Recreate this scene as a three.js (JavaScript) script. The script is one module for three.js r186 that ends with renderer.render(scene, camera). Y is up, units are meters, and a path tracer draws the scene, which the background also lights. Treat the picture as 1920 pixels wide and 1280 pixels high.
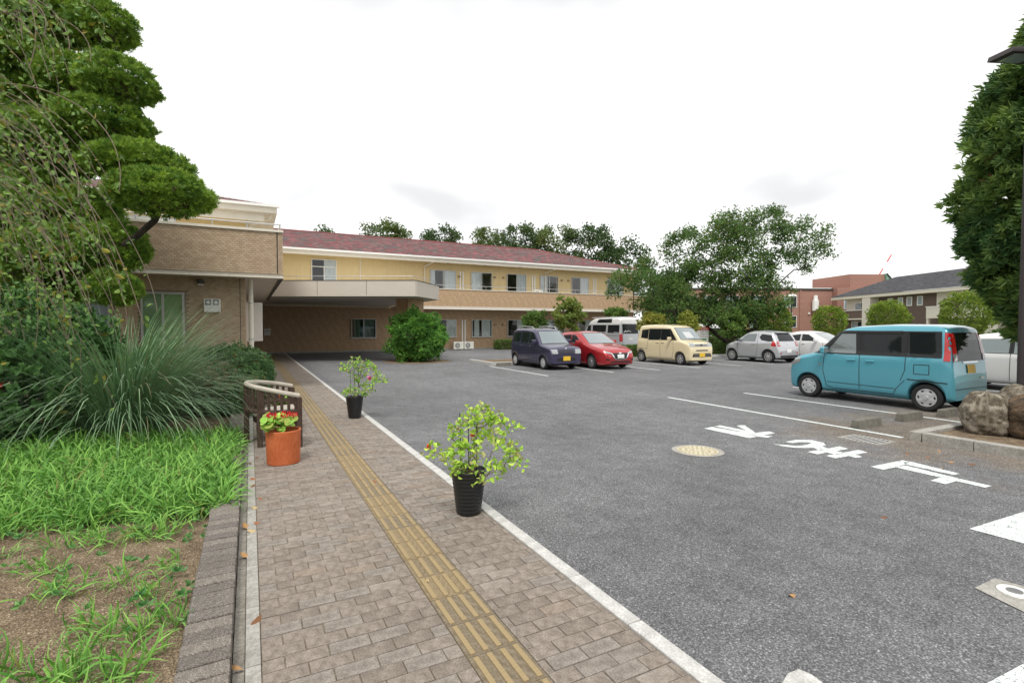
import * as THREE from 'three';
import { RoundedBoxGeometry } from 'three/addons/geometries/RoundedBoxGeometry.js';
import { mergeGeometries, toCreasedNormals } from 'three/addons/utils/BufferGeometryUtils.js';
import { ImprovedNoise } from 'three/addons/math/ImprovedNoise.js';

// ---------- camera, sky, sun, exposure ----------
const scene = new THREE.Scene();
const F = 951, EYE = 1.7, PITCH = Math.atan(28 / F), YAW = Math.atan(492 / F * Math.cos(PITCH));
const camera = new THREE.PerspectiveCamera(2 * Math.atan(640 / F) * 180 / Math.PI, 1.5, 0.05, 2500);
camera.position.set(0, EYE, 0);
camera.lookAt(Math.sin(YAW) * Math.cos(PITCH), EYE - Math.sin(PITCH), -Math.cos(YAW) * Math.cos(PITCH));
const renderer = new THREE.WebGLRenderer({ antialias: true });
renderer.toneMapping = THREE.LinearToneMapping;
renderer.toneMappingExposure = 1.7;
renderer.shadowMap.enabled = true;

const noiseGen = new ImprovedNoise();
const nz = (x, y, z = 0) => noiseGen.noise(x + 31.7, y + 17.3, z + 5.1);
const fbm = (x, y, z = 0, o = 4) => { let s = 0, a = 0.5, f = 1; for (let i = 0; i < o; i++) { s += a * nz(x * f, y * f, z * f); a *= 0.5; f *= 2.03; } return s; };
{
  const w = 1024, h = 512, data = new Float32Array(w * h * 4);
  for (let j = 0; j < h; j++) for (let i = 0; i < w; i++) {
    const el = (j + 0.5) / h * Math.PI - Math.PI / 2, az = (i + 0.5) / w * 2 * Math.PI;
    const up = Math.max(Math.sin(el), 0.05), cx = Math.cos(az) * Math.cos(el) / (up + 0.22), cz = Math.sin(az) * Math.cos(el) / (up + 0.22);
    const n = fbm(cx * 0.8, cz * 0.8, 2.0, 5), m = fbm(cx * 2.6 + 9, cz * 2.6, 7, 4);
    let v = 0.7 + n * 0.62 + m * 0.24;
    v = Math.max(0.525, Math.min(1.15, v));
    if (el < 0) v = 0.8;
    const k = (j * w + i) * 4, g = Math.min(1, Math.max(0, (0.66 - v) * 3));
    data[k] = v * (1 - 0.045 * g); data[k + 1] = v * (1 - 0.018 * g); data[k + 2] = v * (1 + 0.01 * g); data[k + 3] = 1;
  }
  const t = new THREE.DataTexture(data, w, h, THREE.RGBAFormat, THREE.FloatType);
  t.mapping = THREE.EquirectangularReflectionMapping; t.magFilter = t.minFilter = THREE.LinearFilter; t.needsUpdate = true;
  scene.background = t; scene.environment = t;
}
const sun = new THREE.DirectionalLight(new THREE.Color(1, 0.96, 0.9), 1.45);
sun.position.set(-4, 42, 6); sun.target.position.set(10, 0, -15); sun.castShadow = true; sun.shadow.radius = 28;
Object.assign(sun.shadow.camera, { left: -50, right: 50, top: 50, bottom: -50, near: 1, far: 140 });
sun.shadow.mapSize.set(2048, 2048);
scene.add(sun, sun.target);

// ---------- helpers ----------
function rng(seed) { let a = seed >>> 0; return () => { a = (a + 0x6D2B79F5) >>> 0; let t = a; t = Math.imul(t ^ (t >>> 15), t | 1); t ^= t + Math.imul(t ^ (t >>> 7), t | 61); return ((t ^ (t >>> 14)) >>> 0) / 4294967296; }; }
const V = (x, y, z) => new THREE.Vector3(x, y, z);
const lin = (r, g, b) => new THREE.Color().setRGB(r, g, b);
const hex = (h) => new THREE.Color(h);
const taken = {};
function numbered(n) { if (!(n in taken)) { taken[n] = 0; return n; } taken[n]++; return n + '_' + String(taken[n]).padStart(3, '0'); }
function shadow(o) { o.castShadow = true; o.receiveShadow = true; return o; }
function thing(name, label, category, pos = [0, 0, 0], turn = 0, group) {
  const o = new THREE.Group(); o.name = numbered(name); o.position.set(...pos); o.rotation.y = turn;
  o.userData = { label, category }; if (group) o.userData.group = group; scene.add(o); return o;
}
function part(parent, name, geo, mat, kind) { const m = shadow(new THREE.Mesh(geo, mat)); m.name = name; if (kind) m.userData.kind = kind; parent.add(m); return m; }
function single(name, geo, mat, label, category, group, pos) {
  const m = shadow(new THREE.Mesh(geo, mat)); m.name = numbered(name); m.userData = { label, category }; if (group) m.userData.group = group;
  if (pos) m.position.set(...pos); scene.add(m); return m;
}
function structure(name, geo, mat) { const m = geo ? shadow(new THREE.Mesh(geo, mat)) : new THREE.Group(); m.name = numbered(name); m.userData.kind = 'structure'; scene.add(m); return m; }
// pixel of the photograph -> ground point (distance from the ground it touches)
function onGround(u, v, y = 0) {
  const x = (u - 960) / F, yy = -(v - 640) / F, fy = yy * Math.cos(PITCH) - Math.sin(PITCH), fz = yy * Math.sin(PITCH) + Math.cos(PITCH), t = (y - EYE) / fy;
  return [(fz * Math.sin(YAW) + x * Math.cos(YAW)) * t, (-fz * Math.cos(YAW) + x * Math.sin(YAW)) * t];
}
// pixel + depth along the viewing axis -> point
function atDepth(u, v, d) {
  const x = (u - 960) / F, yy = -(v - 640) / F, fy = yy * Math.cos(PITCH) - Math.sin(PITCH), fz = yy * Math.sin(PITCH) + Math.cos(PITCH), s = d / fz;
  return V((fz * Math.sin(YAW) + x * Math.cos(YAW)) * s, EYE + fy * s, (-fz * Math.cos(YAW) + x * Math.sin(YAW)) * s);
}
function box(w, h, d, x = 0, y = 0, z = 0) {           // centre bottom at x,y,z ; uv in metres
  const g = new THREE.BoxGeometry(w, h, d), uv = g.attributes.uv, dims = [[d, h], [d, h], [w, d], [w, d], [w, h], [w, h]];
  for (let f = 0; f < 6; f++) for (let i = 0; i < 4; i++) { const k = f * 4 + i; uv.setXY(k, uv.getX(k) * dims[f][0], uv.getY(k) * dims[f][1]); }
  g.translate(x, y + h / 2, z); return g;
}
const span = (x0, x1, y0, y1, z0, z1) => box(x1 - x0, y1 - y0, z1 - z0, (x0 + x1) / 2, y0, (z0 + z1) / 2);
function rbox(w, h, d, r, x = 0, y = 0, z = 0, s = 2) { const g = new RoundedBoxGeometry(w, h, d, s, r); g.translate(x, y + h / 2, z); return g; }
function cyl(r0, r1, h, x = 0, y = 0, z = 0, seg = 14) { const g = new THREE.CylinderGeometry(r1, r0, h, seg); g.translate(x, y + h / 2, z); return g; }
function bar(a, b, r0, r1 = r0, seg = 6) {
  const d = b.clone().sub(a), g = new THREE.CylinderGeometry(r1, r0, d.length(), seg, 1, true);
  g.applyQuaternion(new THREE.Quaternion().setFromUnitVectors(V(0, 1, 0), d.clone().normalize())); const m = a.clone().add(b).multiplyScalar(0.5); g.translate(m.x, m.y, m.z); return g;
}
const strip = (g) => { const n = g.index ? g.toNonIndexed() : g; for (const k of Object.keys(n.attributes)) if (!['position', 'normal', 'uv'].includes(k)) n.deleteAttribute(k); return n; };
const merge = (list) => mergeGeometries(list.map(strip));
function tint(g, c) { const n = g.attributes.position.count, a = new Float32Array(n * 3); for (let i = 0; i < n; i++) a.set([c.r, c.g, c.b], i * 3); g.setAttribute('color', new THREE.BufferAttribute(a, 3)); return g; }
const stripC = (g) => { const n = g.index ? g.toNonIndexed() : g; for (const k of Object.keys(n.attributes)) if (!['position', 'normal', 'uv', 'color'].includes(k)) n.deleteAttribute(k); return n; };
function tex(size, fn, srgb = true, rep = 1) {
  const d = new Uint8Array(size * size * 4);
  for (let j = 0; j < size; j++) for (let i = 0; i < size; i++) { const c = fn(i, j, size), k = (j * size + i) * 4; d[k] = c[0]; d[k + 1] = c[1]; d[k + 2] = c[2]; d[k + 3] = 255; }
  const t = new THREE.DataTexture(d, size, size); t.wrapS = t.wrapT = THREE.RepeatWrapping; t.magFilter = THREE.LinearFilter; t.minFilter = THREE.LinearMipmapLinearFilter; t.generateMipmaps = true;
  if (srgb) t.colorSpace = THREE.SRGBColorSpace; t.repeat.set(rep, rep); t.needsUpdate = true; return t;
}
const clamp = (v, a = 0, b = 255) => v < a ? a : v > b ? b : v;
// tileable value noise on a torus
function torus(seed, cells) { const r = rng(seed), g = new Float32Array(cells * cells); for (let i = 0; i < g.length; i++) g[i] = r();
  return (u, v) => { const x = u * cells, y = v * cells, i = Math.floor(x), j = Math.floor(y), fx = x - i, fy = y - j, sx = fx * fx * (3 - 2 * fx), sy = fy * fy * (3 - 2 * fy), q = (a, b) => g[((b % cells) + cells) % cells * cells + ((a % cells) + cells) % cells];
    return (q(i, j) * (1 - sx) + q(i + 1, j) * sx) * (1 - sy) + (q(i, j + 1) * (1 - sx) + q(i + 1, j + 1) * sx) * sy; }; }
function grainTex(seed, base, amp, rep, size = 512, coarse = 0.5) {
  const a = torus(seed, 8), b = torus(seed + 1, 48), c = torus(seed + 2, 256);
  return tex(size, (i, j, s) => { const u = i / s, v = j / s, n = (a(u, v) - 0.5) * coarse + (b(u, v) - 0.5) * 0.6 + (c(u, v) - 0.5) * 0.9; return base.map((q) => clamp(q + n * amp)); }, true, rep);
}
const std = (o) => new THREE.MeshStandardMaterial(o);
const phy = (o) => new THREE.MeshPhysicalMaterial(o);

// ---------- materials ----------
const M = {};
{
  // asphalt: pale and dark chippings 6-12 mm in a worn binder, 4 m sheet
  const S = 1024, cell = 150, r = rng(5), pts = []; for (let i = 0; i < cell * cell; i++) pts.push([r(), r(), r()]);
  const a = torus(61, 10), fine = torus(62, 500), col = new Float32Array(S * S), hgt = new Float32Array(S * S);
  for (let j = 0; j < S; j++) for (let i = 0; i < S; i++) {
    const x = i / S * cell, y = j / S * cell, ci = Math.floor(x), cj = Math.floor(y); let best = 9, tone = 0;
    for (let dj = -1; dj <= 1; dj++) for (let di = -1; di <= 1; di++) { const p = pts[((cj + dj + cell) % cell) * cell + (ci + di + cell) % cell], dx = ci + di + p[0] - x, dy = cj + dj + p[1] - y, d = dx * dx + dy * dy; if (d < best) { best = d; tone = p[2]; } }
    const e = Math.sqrt(best), k = j * S + i;
    hgt[k] = clamp(1 - e * 1.4, 0, 1) * (0.5 + 0.5 * tone);
    col[k] = 82 + 80 * Math.pow(tone, 1.1) * clamp(1.25 - e * 1.2, 0.12, 1) + (tone > 0.975 ? 26 : 0) + (fine(i / S, j / S) - 0.5) * 40 + (a(i / S, j / S) - 0.5) * 14;
  }
  const m1 = tex(S, (i, j, s) => { const q = col[j * s + i]; return [clamp(q), clamp(q * 1.005), clamp(q * 1.02)]; }, true, 0.7);
  const m2 = tex(S, (i, j, s) => { const q = hgt[j * s + i] * 255; return [q, q, q]; }, false, 0.7);
  M.asphalt = std({ map: m1, bumpMap: m2, bumpScale: 0.006, roughness: 0.93, vertexColors: true });
  // tile cladding seen from afar
  const tile = (seed, cols, rows, base, spread, joint) => { const q = rng(seed), tone = Array.from({ length: cols * rows }, () => q()), n = torus(seed + 3, 200);
    return tex(512, (i, j, s) => { const y = j / s * rows, row = Math.floor(y), x = i / s * cols + (row % 2) * 0.5, c = Math.floor(x) % cols, fx = x - Math.floor(x), fy = y - row; const t = tone[row * cols + c] - 0.5, g = (n(i / s, j / s) - 0.5) * 12;
      const jn = fx < 0.05 || fy < 0.1; return jn ? joint : base.map((b, k) => clamp(b + t * spread[k] + g)); }); };
  const tl = tile(11, 10, 20, [182, 153, 120], [26, 26, 25], [154, 131, 106]);
  M.tileWall = std({ map: tl, roughness: 0.7 });
  M.tilePiece = std({ map: grainTex(12, [238, 238, 238], 26, 3), vertexColors: true, roughness: 0.6 });
  M.grout = std({ color: lin(0.3, 0.24, 0.18), roughness: 0.9 });
  M.cream = std({ map: (() => { const a1 = torus(20, 6), b1 = torus(21, 90); return tex(512, (i, j, s) => { const n = (a1(i / s * 3, j / s * 0.3) - 0.5) * 6 + (b1(i / s, j / s) - 0.5) * 9; return [clamp(220 + n), clamp(199 + n), clamp(152 + n)]; }, true, 0.35); })(), roughness: 0.85 });
  M.fascia = std({ map: grainTex(23, [226, 219, 204], 10, 0.6), roughness: 0.6 });
  M.panel = std({ map: grainTex(24, [198, 190, 178], 7, 0.5), roughness: 0.55, metalness: 0.05 });
  M.soffit = std({ map: grainTex(25, [205, 200, 190], 10, 0.5), roughness: 0.8 });
  M.white = std({ map: grainTex(26, [232, 232, 228], 8, 1), roughness: 0.5 });
  M.alu = std({ color: lin(0.52, 0.52, 0.5), roughness: 0.42, metalness: 0.35 });
  M.steel = std({ color: lin(0.5, 0.5, 0.5), roughness: 0.35, metalness: 0.8 });
  M.glass = phy({ color: lin(0.93, 0.95, 0.95), roughness: 0.02, transmission: 1, thickness: 0, ior: 1.5 });
  M.paneDark = phy({ color: lin(0.03, 0.036, 0.04), roughness: 0.04, ior: 1.6 });
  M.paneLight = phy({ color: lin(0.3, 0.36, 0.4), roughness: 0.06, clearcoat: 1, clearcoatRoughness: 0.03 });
  M.curtain = std({ map: grainTex(27, [190, 194, 190], 18, 2), roughness: 0.9 });
  M.paleCurtain = std({ map: grainTex(147, [208, 212, 214], 14, 2), roughness: 0.9 });
  M.roomWall = std({ map: grainTex(149, [206, 200, 186], 8, 0.5), roughness: 0.9 });
  M.black = std({ color: lin(0.02, 0.02, 0.021), roughness: 0.55 });
  M.dark = std({ color: lin(0.05, 0.047, 0.045), roughness: 0.6 });
  M.concrete = std({ map: grainTex(28, [156, 153, 146], 42, 1.3), bumpMap: grainTex(29, [128, 128, 128], 120, 2), bumpScale: 0.002, roughness: 0.92 });
  M.stopConcrete = std({ map: grainTex(146, [116, 113, 104], 26, 2), bumpMap: grainTex(29, [128, 128, 128], 120, 2), bumpScale: 0.003, roughness: 0.95 });
  M.kerb = std({ map: grainTex(30, [188, 187, 183], 46, 2.2), bumpMap: grainTex(31, [128, 128, 128], 120, 3), bumpScale: 0.002, roughness: 0.9 });
  M.gutter = std({ map: grainTex(32, [142, 137, 127], 52, 1.6), bumpMap: grainTex(33, [128, 128, 128], 130, 2.5), bumpScale: 0.002, roughness: 0.92 });
  const pg = grainTex(34, [255, 255, 255], 1, 1); pg.dispose();
  const pb = grainTex(35, [128, 128, 128], 150, 5);
  M.pavers = [[134, 124, 114], [138, 128, 118], [128, 118, 108], [135, 127, 118], [142, 133, 123], [131, 123, 114], [136, 123, 110]].map((c, i) => std({ map: grainTex(40 + i * 4, c, 46, 3.4, 256), bumpMap: pb, bumpScale: 0.0022, roughness: 0.93 }));
  M.joint = std({ map: grainTex(71, [126, 114, 96], 60, 3), roughness: 0.97 });
  M.tactile = [[128, 114, 90], [136, 120, 92], [122, 110, 90]].map((c, i) => std({ map: grainTex(74 + i * 3, c, 54, 3, 256), bumpMap: pb, bumpScale: 0.0015, roughness: 0.88 }));
  M.tactileBar = std({ map: grainTex(84, [150, 131, 96], 56, 4, 256), roughness: 0.85 });
  M.edging = [[120, 113, 106], [132, 124, 115], [112, 105, 98]].map((c, i) => { const sp = rng(90 + i); const f1 = torus(93 + i, 100); return std({ map: tex(256, (x, y, s) => { const k = sp(), n = (f1(x / s, y / s) - 0.5) * 60; return c.map((q) => clamp(q + n + (k > 0.93 ? 85 : 0) - (k < 0.12 ? 34 : 0))); }, true, 3), bumpMap: pb, bumpScale: 0.005, roughness: 0.95 }); });
  const so = torus(100, 12), so2 = torus(101, 180), so3 = torus(102, 60), sr = rng(103);
  M.soil = std({ map: tex(1024, (x, y, s) => { const u = x / s, v = y / s, n = (so(u, v) - 0.5) * 34 + (so2(u, v) - 0.5) * 64, p = so2(u + 0.37, v + 0.21) > 0.8 && so3(u, v) > 0.45 ? 58 : 0; return [clamp(124 + n + p), clamp(106 + n + p), clamp(84 + n * 0.9 + p)]; }, true, 0.9), bumpMap: tex(512, (x, y, s) => { const q = clamp(so2(x / s, y / s) * 200 + so3(x / s, y / s) * 55); return [q, q, q]; }, false, 0.9), bumpScale: 0.02, roughness: 0.98 });
  M.earth = std({ map: grainTex(105, [104, 112, 84], 40, 0.1), roughness: 1 });
  const wp = torus(106, 120), wp2 = torus(107, 20);
  M.paint = std({ map: tex(512, (x, y, s) => { const n = wp(x / s, y / s), c = wp2(x / s, y / s), worn = n * 0.75 + c * 0.35 < 0.37 ? 80 : 0; return [clamp(218 - worn + (n - 0.5) * 34), clamp(224 - worn + (n - 0.5) * 34), clamp(222 - worn + (n - 0.5) * 34)]; }, true, 1.3), roughness: 0.8 });
  M.terracotta = std({ map: grainTex(110, [186, 98, 54], 26, 2), roughness: 0.75 });
  M.pot = std({ color: lin(0.012, 0.012, 0.013), roughness: 0.34 });
  const wg = torus(112, 6), wg2 = torus(113, 120);
  const wood = (b) => std({ map: tex(256, (x, y, s) => { const n = (wg2(x / s * 0.1, y / s) - 0.5) * 60 + (wg(x / s, y / s) - 0.5) * 30; return b.map((q) => clamp(q + n)); }, true, 2), roughness: 0.9 });
  M.woodDark = wood([70, 54, 44]); M.woodGrey = wood([176, 168, 156]); M.bark = std({ map: grainTex(115, [84, 72, 60], 70, 1.5), roughness: 0.98 }); M.twig = std({ color: lin(0.19, 0.145, 0.11), roughness: 0.95 });
  M.barkDark = std({ map: grainTex(118, [58, 50, 43], 50, 1.5), roughness: 0.98 });
  const rk = torus(120, 14), rk2 = torus(121, 90), rk3 = torus(122, 5);
  const rock = (a, b) => std({ map: tex(512, (x, y, s) => { const u = x / s, v = y / s, t = clamp(rk(u, v) * 0.9 + rk3(u, v) * 0.6 - 0.25, 0, 1), n = (rk2(u, v) - 0.5) * 60; return a.map((q, k) => clamp(q * (1 - t) + b[k] * t + n)); }, true, 1), roughness: 0.95 });
  M.rockPale = rock([74, 66, 52], [158, 150, 136]); M.rockBrown = rock([62, 52, 41], [112, 90, 66]);
  M.leaf = phy({ color: 0xffffff, roughness: 0.62, transmission: 0.28, thickness: 0, ior: 1.3 });
  M.leafMatte = std({ color: 0xffffff, roughness: 0.7, side: THREE.DoubleSide });
  M.leafMatte.side = THREE.DoubleSide; M.leaf.side = THREE.DoubleSide;
  M.blade = phy({ color: 0xffffff, vertexColors: true, roughness: 0.6, transmission: 0.3, thickness: 0, ior: 1.3, side: THREE.DoubleSide });
  M.hedgeCore = std({ map: grainTex(148, [92, 88, 58], 60, 6), roughness: 1 });
  M.redPaint = std({ color: lin(0.62, 0.03, 0.025), roughness: 0.5 });
  M.brickRed = std({ map: tile(130, 10, 20, [160, 120, 106], [20, 18, 18], [148, 114, 104]), roughness: 0.85 });
  M.slate = std({ map: (() => { const q = rng(131), tone = Array.from({ length: 400 }, () => q()); return tex(512, (i, j, s) => { const y = j / s * 20, row = Math.floor(y), x = i / s * 20 + (row % 2) * 0.5, c = Math.floor(x) % 20, t = tone[row * 20 + c] - 0.5; const fy = y - row; return [58, 58, 62].map((b) => clamp(b + t * 34 - (fy < 0.12 ? 22 : 0))); }, true, 0.16); })(), roughness: 0.85 });
  M.brownWall = std({ map: grainTex(133, [104, 88, 80], 10, 0.5), roughness: 0.85 });
  M.paleWall = std({ map: grainTex(134, [214, 208, 196], 8, 0.5), roughness: 0.85 });
  M.greenRoof = std({ map: grainTex(135, [122, 160, 142], 12, 0.4), roughness: 0.6 });
  M.shingle = std({ map: grainTex(136, [240, 240, 240], 40, 3), vertexColors: true, roughness: 0.9 });
  M.yellowPlate = std({ color: lin(0.78, 0.5, 0.03), roughness: 0.5 });
  M.plate = std({ color: lin(0.78, 0.78, 0.76), roughness: 0.5 });
  M.ironRust = std({ map: grainTex(140, [190, 182, 156], 70, 5), roughness: 0.8 });
}

// ---------- ground ----------
structure('ground', new THREE.PlaneGeometry(1600, 1600).rotateX(-Math.PI / 2).translate(0, -0.14, 0), M.earth);
{ // asphalt lot
  const x0 = 1.97, x1 = 52, z0 = -35.2, z1 = 9, nx = 200, nzz = 178, g = new THREE.PlaneGeometry(1, 1, nx, nzz), p = g.attributes.position, uv = g.attributes.uv, c = new Float32Array(p.count * 3);
  for (let i = 0; i < p.count; i++) {
    const x = x0 + (p.getX(i) + 0.5) * (x1 - x0), z = z0 + (0.5 - p.getY(i)) * (z1 - z0); p.setXYZ(i, x, 0, z); uv.setXY(i, x, z);
    let v = 0.97 + 0.42 * fbm(x * 0.16, z * 0.16, 1, 3) + 0.3 * fbm(x * 0.9, z * 0.9, 4, 3) - (fbm(x * 0.55 + 7, z * 0.55, 2, 4) > 0.27 ? 0.12 : 0);
    // earth washed out of the rock bed and along its kerb, patchy
    const d = Math.max(0, Math.hypot(Math.max(0, 8.9 - x) * 0.9, Math.max(0, -z - 4.6)) ), e = clamp(1.15 - d * 0.75 + fbm(x * 1.4, z * 1.4, 9, 4) * 1.6, 0, 1) * (z > -6.4 && x > 6.6 ? 1 : 0) * 0.75;
    c.set([v * (1 + e * 0.16), v * (1 - e * 0.07), v * (1 - e * 0.34)], i * 3);
  }
  g.setAttribute('color', new THREE.BufferAttribute(c, 3)); g.computeVertexNormals();
  structure('parking_lot', g, M.asphalt);
}
// ---------- walkway: pavers, tactile tiles, kerb, gutter ----------
const PATH_END = -34.9;
{
  const path = structure('walkway', span(0.03, 1.87, -0.12, 0.008, PATH_END, 4), M.joint);
  const r = rng(7), L = 0.21, W = 0.105, far = [], near = []; let row = 0;
  const shapes = new Map();
  const brick = (w) => { const k = w.toFixed(3); if (!shapes.has(k)) { const g = new RoundedBoxGeometry(w - 0.005, 0.03, W - 0.005, 1, 0.003), p = g.attributes.position, uv = g.attributes.uv; for (let i = 0; i < p.count; i++) uv.setXY(i, p.getX(i), p.getZ(i)); shapes.set(k, g); } return shapes.get(k); };
  for (let z = 1.4; z > PATH_END + W; z -= W, row++) for (const [a, b] of [[0.03, 0.96], [1.26, 1.87]]) {
    let x = a - (row % 2 ? L / 2 : 0) - (a > 1 ? 0.06 : 0);
    for (; x < b - 0.02; x += L) { const l = Math.max(a, x), h = Math.min(b, x + L); if (h - l < 0.03) continue; (z < -1.1 && z > -5.2 ? near : far).push([l, h, z - W / 2]); }
  }
  near.sort((a, b) => b[2] - a[2]); const extra = near.splice(300); far.push(...extra);
  const uvOff = (l, z) => [l, z];
  near.forEach(([l, h, z]) => { const m = part(path, 'brick', brick(h - l), M.pavers[Math.floor(r() * r() * 7 + (r() < 0.3 ? 2 : 0)) % 7]); m.position.set((l + h) / 2, 0.001 + (r() - 0.5) * 0.004, z); m.rotation.set((r() - 0.5) * 0.012, (r() - 0.5) * 0.01 + (r() < 0.5 ? 0 : 0), (r() - 0.5) * 0.012); });
  const byTone = M.pavers.map(() => []);
  far.forEach(([l, h, z]) => { const g = new THREE.BoxGeometry(h - l - 0.005, 0.03, W - 0.005), p = g.attributes.position, uv = g.attributes.uv; for (let i = 0; i < p.count; i++) uv.setXY(i, p.getX(i) + l, p.getZ(i) + z); g.rotateX((r() - 0.5) * 0.012); g.translate((l + h) / 2, 0.001 + (r() - 0.5) * 0.004, z); byTone[Math.floor(r() * r() * 7 + (r() < 0.3 ? 2 : 0)) % 7].push(g); });
  byTone.forEach((gs, i) => part(path, 'distant_bricks', merge(gs), M.pavers[i], 'stuff'));
  // tactile paving: 30 cm tiles with four raised bars
  const tb = rbox(0.297, 0.03, 0.297, 0.003, 0, 0, 0, 1), bars = merge([-0.1125, -0.0375, 0.0375, 0.1125].map((x) => rbox(0.03, 0.012, 0.272, 0.004, x, 0.0255, 0, 1)));
  for (let z = 1.25; z > PATH_END + 0.3; z -= 0.3) { const t = part(path, 'tactile_tile', tb, M.tactile[Math.floor(r() * 3)]); t.position.set(1.11, -0.013 + (r() - 0.5) * 0.003, z - 0.15); part(t, 'guide_bars', bars, M.tactileBar); }
  // kerb stones
  const kerb = structure('kerb', span(1.872, 1.968, -0.12, -0.02, PATH_END, 4), M.gutter);
  const kg = rbox(0.1, 0.14, 0.594, 0.008, 0, 0, 0, 1); { const p = kg.attributes.position, uv = kg.attributes.uv; for (let i = 0; i < p.count; i++) uv.setXY(i, p.getX(i) + p.getY(i), p.getZ(i)); }
  for (let z = 2; z > PATH_END + 0.6; z -= 0.6) { const k = part(kerb, 'kerb_stone', kg, M.kerb); k.position.set(1.922 + (r() - 0.5) * 0.004, -0.114 + (r() - 0.5) * 0.004, z - 0.3); }
  const gut = structure('gutter', span(-0.1, 0.028, -0.14, -0.05, -15, 4), M.gutter);
  const g1 = rbox(0.072, 0.12, 0.594, 0.004, 0, 0, 0, 1), g2 = rbox(0.056, 0.09, 0.594, 0.004, 0, 0, 0, 1);
  for (const g of [g1, g2]) { const p = g.attributes.position, uv = g.attributes.uv; for (let i = 0; i < p.count; i++) uv.setXY(i, p.getX(i) + p.getY(i), p.getZ(i)); }
  for (let z = 2; z > -14.8; z -= 0.6) { part(gut, 'gutter_block', g1, M.concrete).position.set(-0.008, -0.112, z - 0.3); part(gut, 'channel_block', g2, M.gutter).position.set(-0.074, -0.105, z - 0.32); }
}
// ---------- planting bed with brick edging ----------
{
  const bed = structure('flower_bed', null), g = new THREE.PlaneGeometry(1, 1, 110, 140), p = g.attributes.position, uv = g.attributes.uv;
  for (let i = 0; i < p.count; i++) { const x = -14 + (p.getX(i) + 0.5) * 13.72, z = -15.2 + (0.5 - p.getY(i)) * 18.2; p.setXYZ(i, x, 0.02 + 0.05 * fbm(x * 0.8, z * 0.8, 3, 4) + Math.min(0.16, Math.max(0, -x - 0.5) * 0.06), z); uv.setXY(i, x, z); }
  g.computeVertexNormals(); part(bed, 'soil', g, M.soil);
  const r = rng(17), bg = rbox(0.225, 0.16, 0.1, 0.008, 0, 0, 0, 1); { const q = bg.attributes.position, u2 = bg.attributes.uv; for (let i = 0; i < q.count; i++) u2.setXY(i, q.getX(i) + q.getY(i), q.getZ(i)); }
  for (let z = 1.5; z > -14.6; z -= 0.108) { const b = part(bed, 'edging_brick', bg, M.edging[Math.floor(r() * 3)]); b.position.set(-0.216 + (r() - 0.5) * 0.008, -0.06 + (r() - 0.5) * 0.008, z); b.rotation.y = 0.03 + (r() - 0.5) * 0.03; }
  part(bed, 'edging_mortar', span(-0.322, -0.108, -0.12, 0.085, -14.6, 1.6), M.gutter);
}
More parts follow.
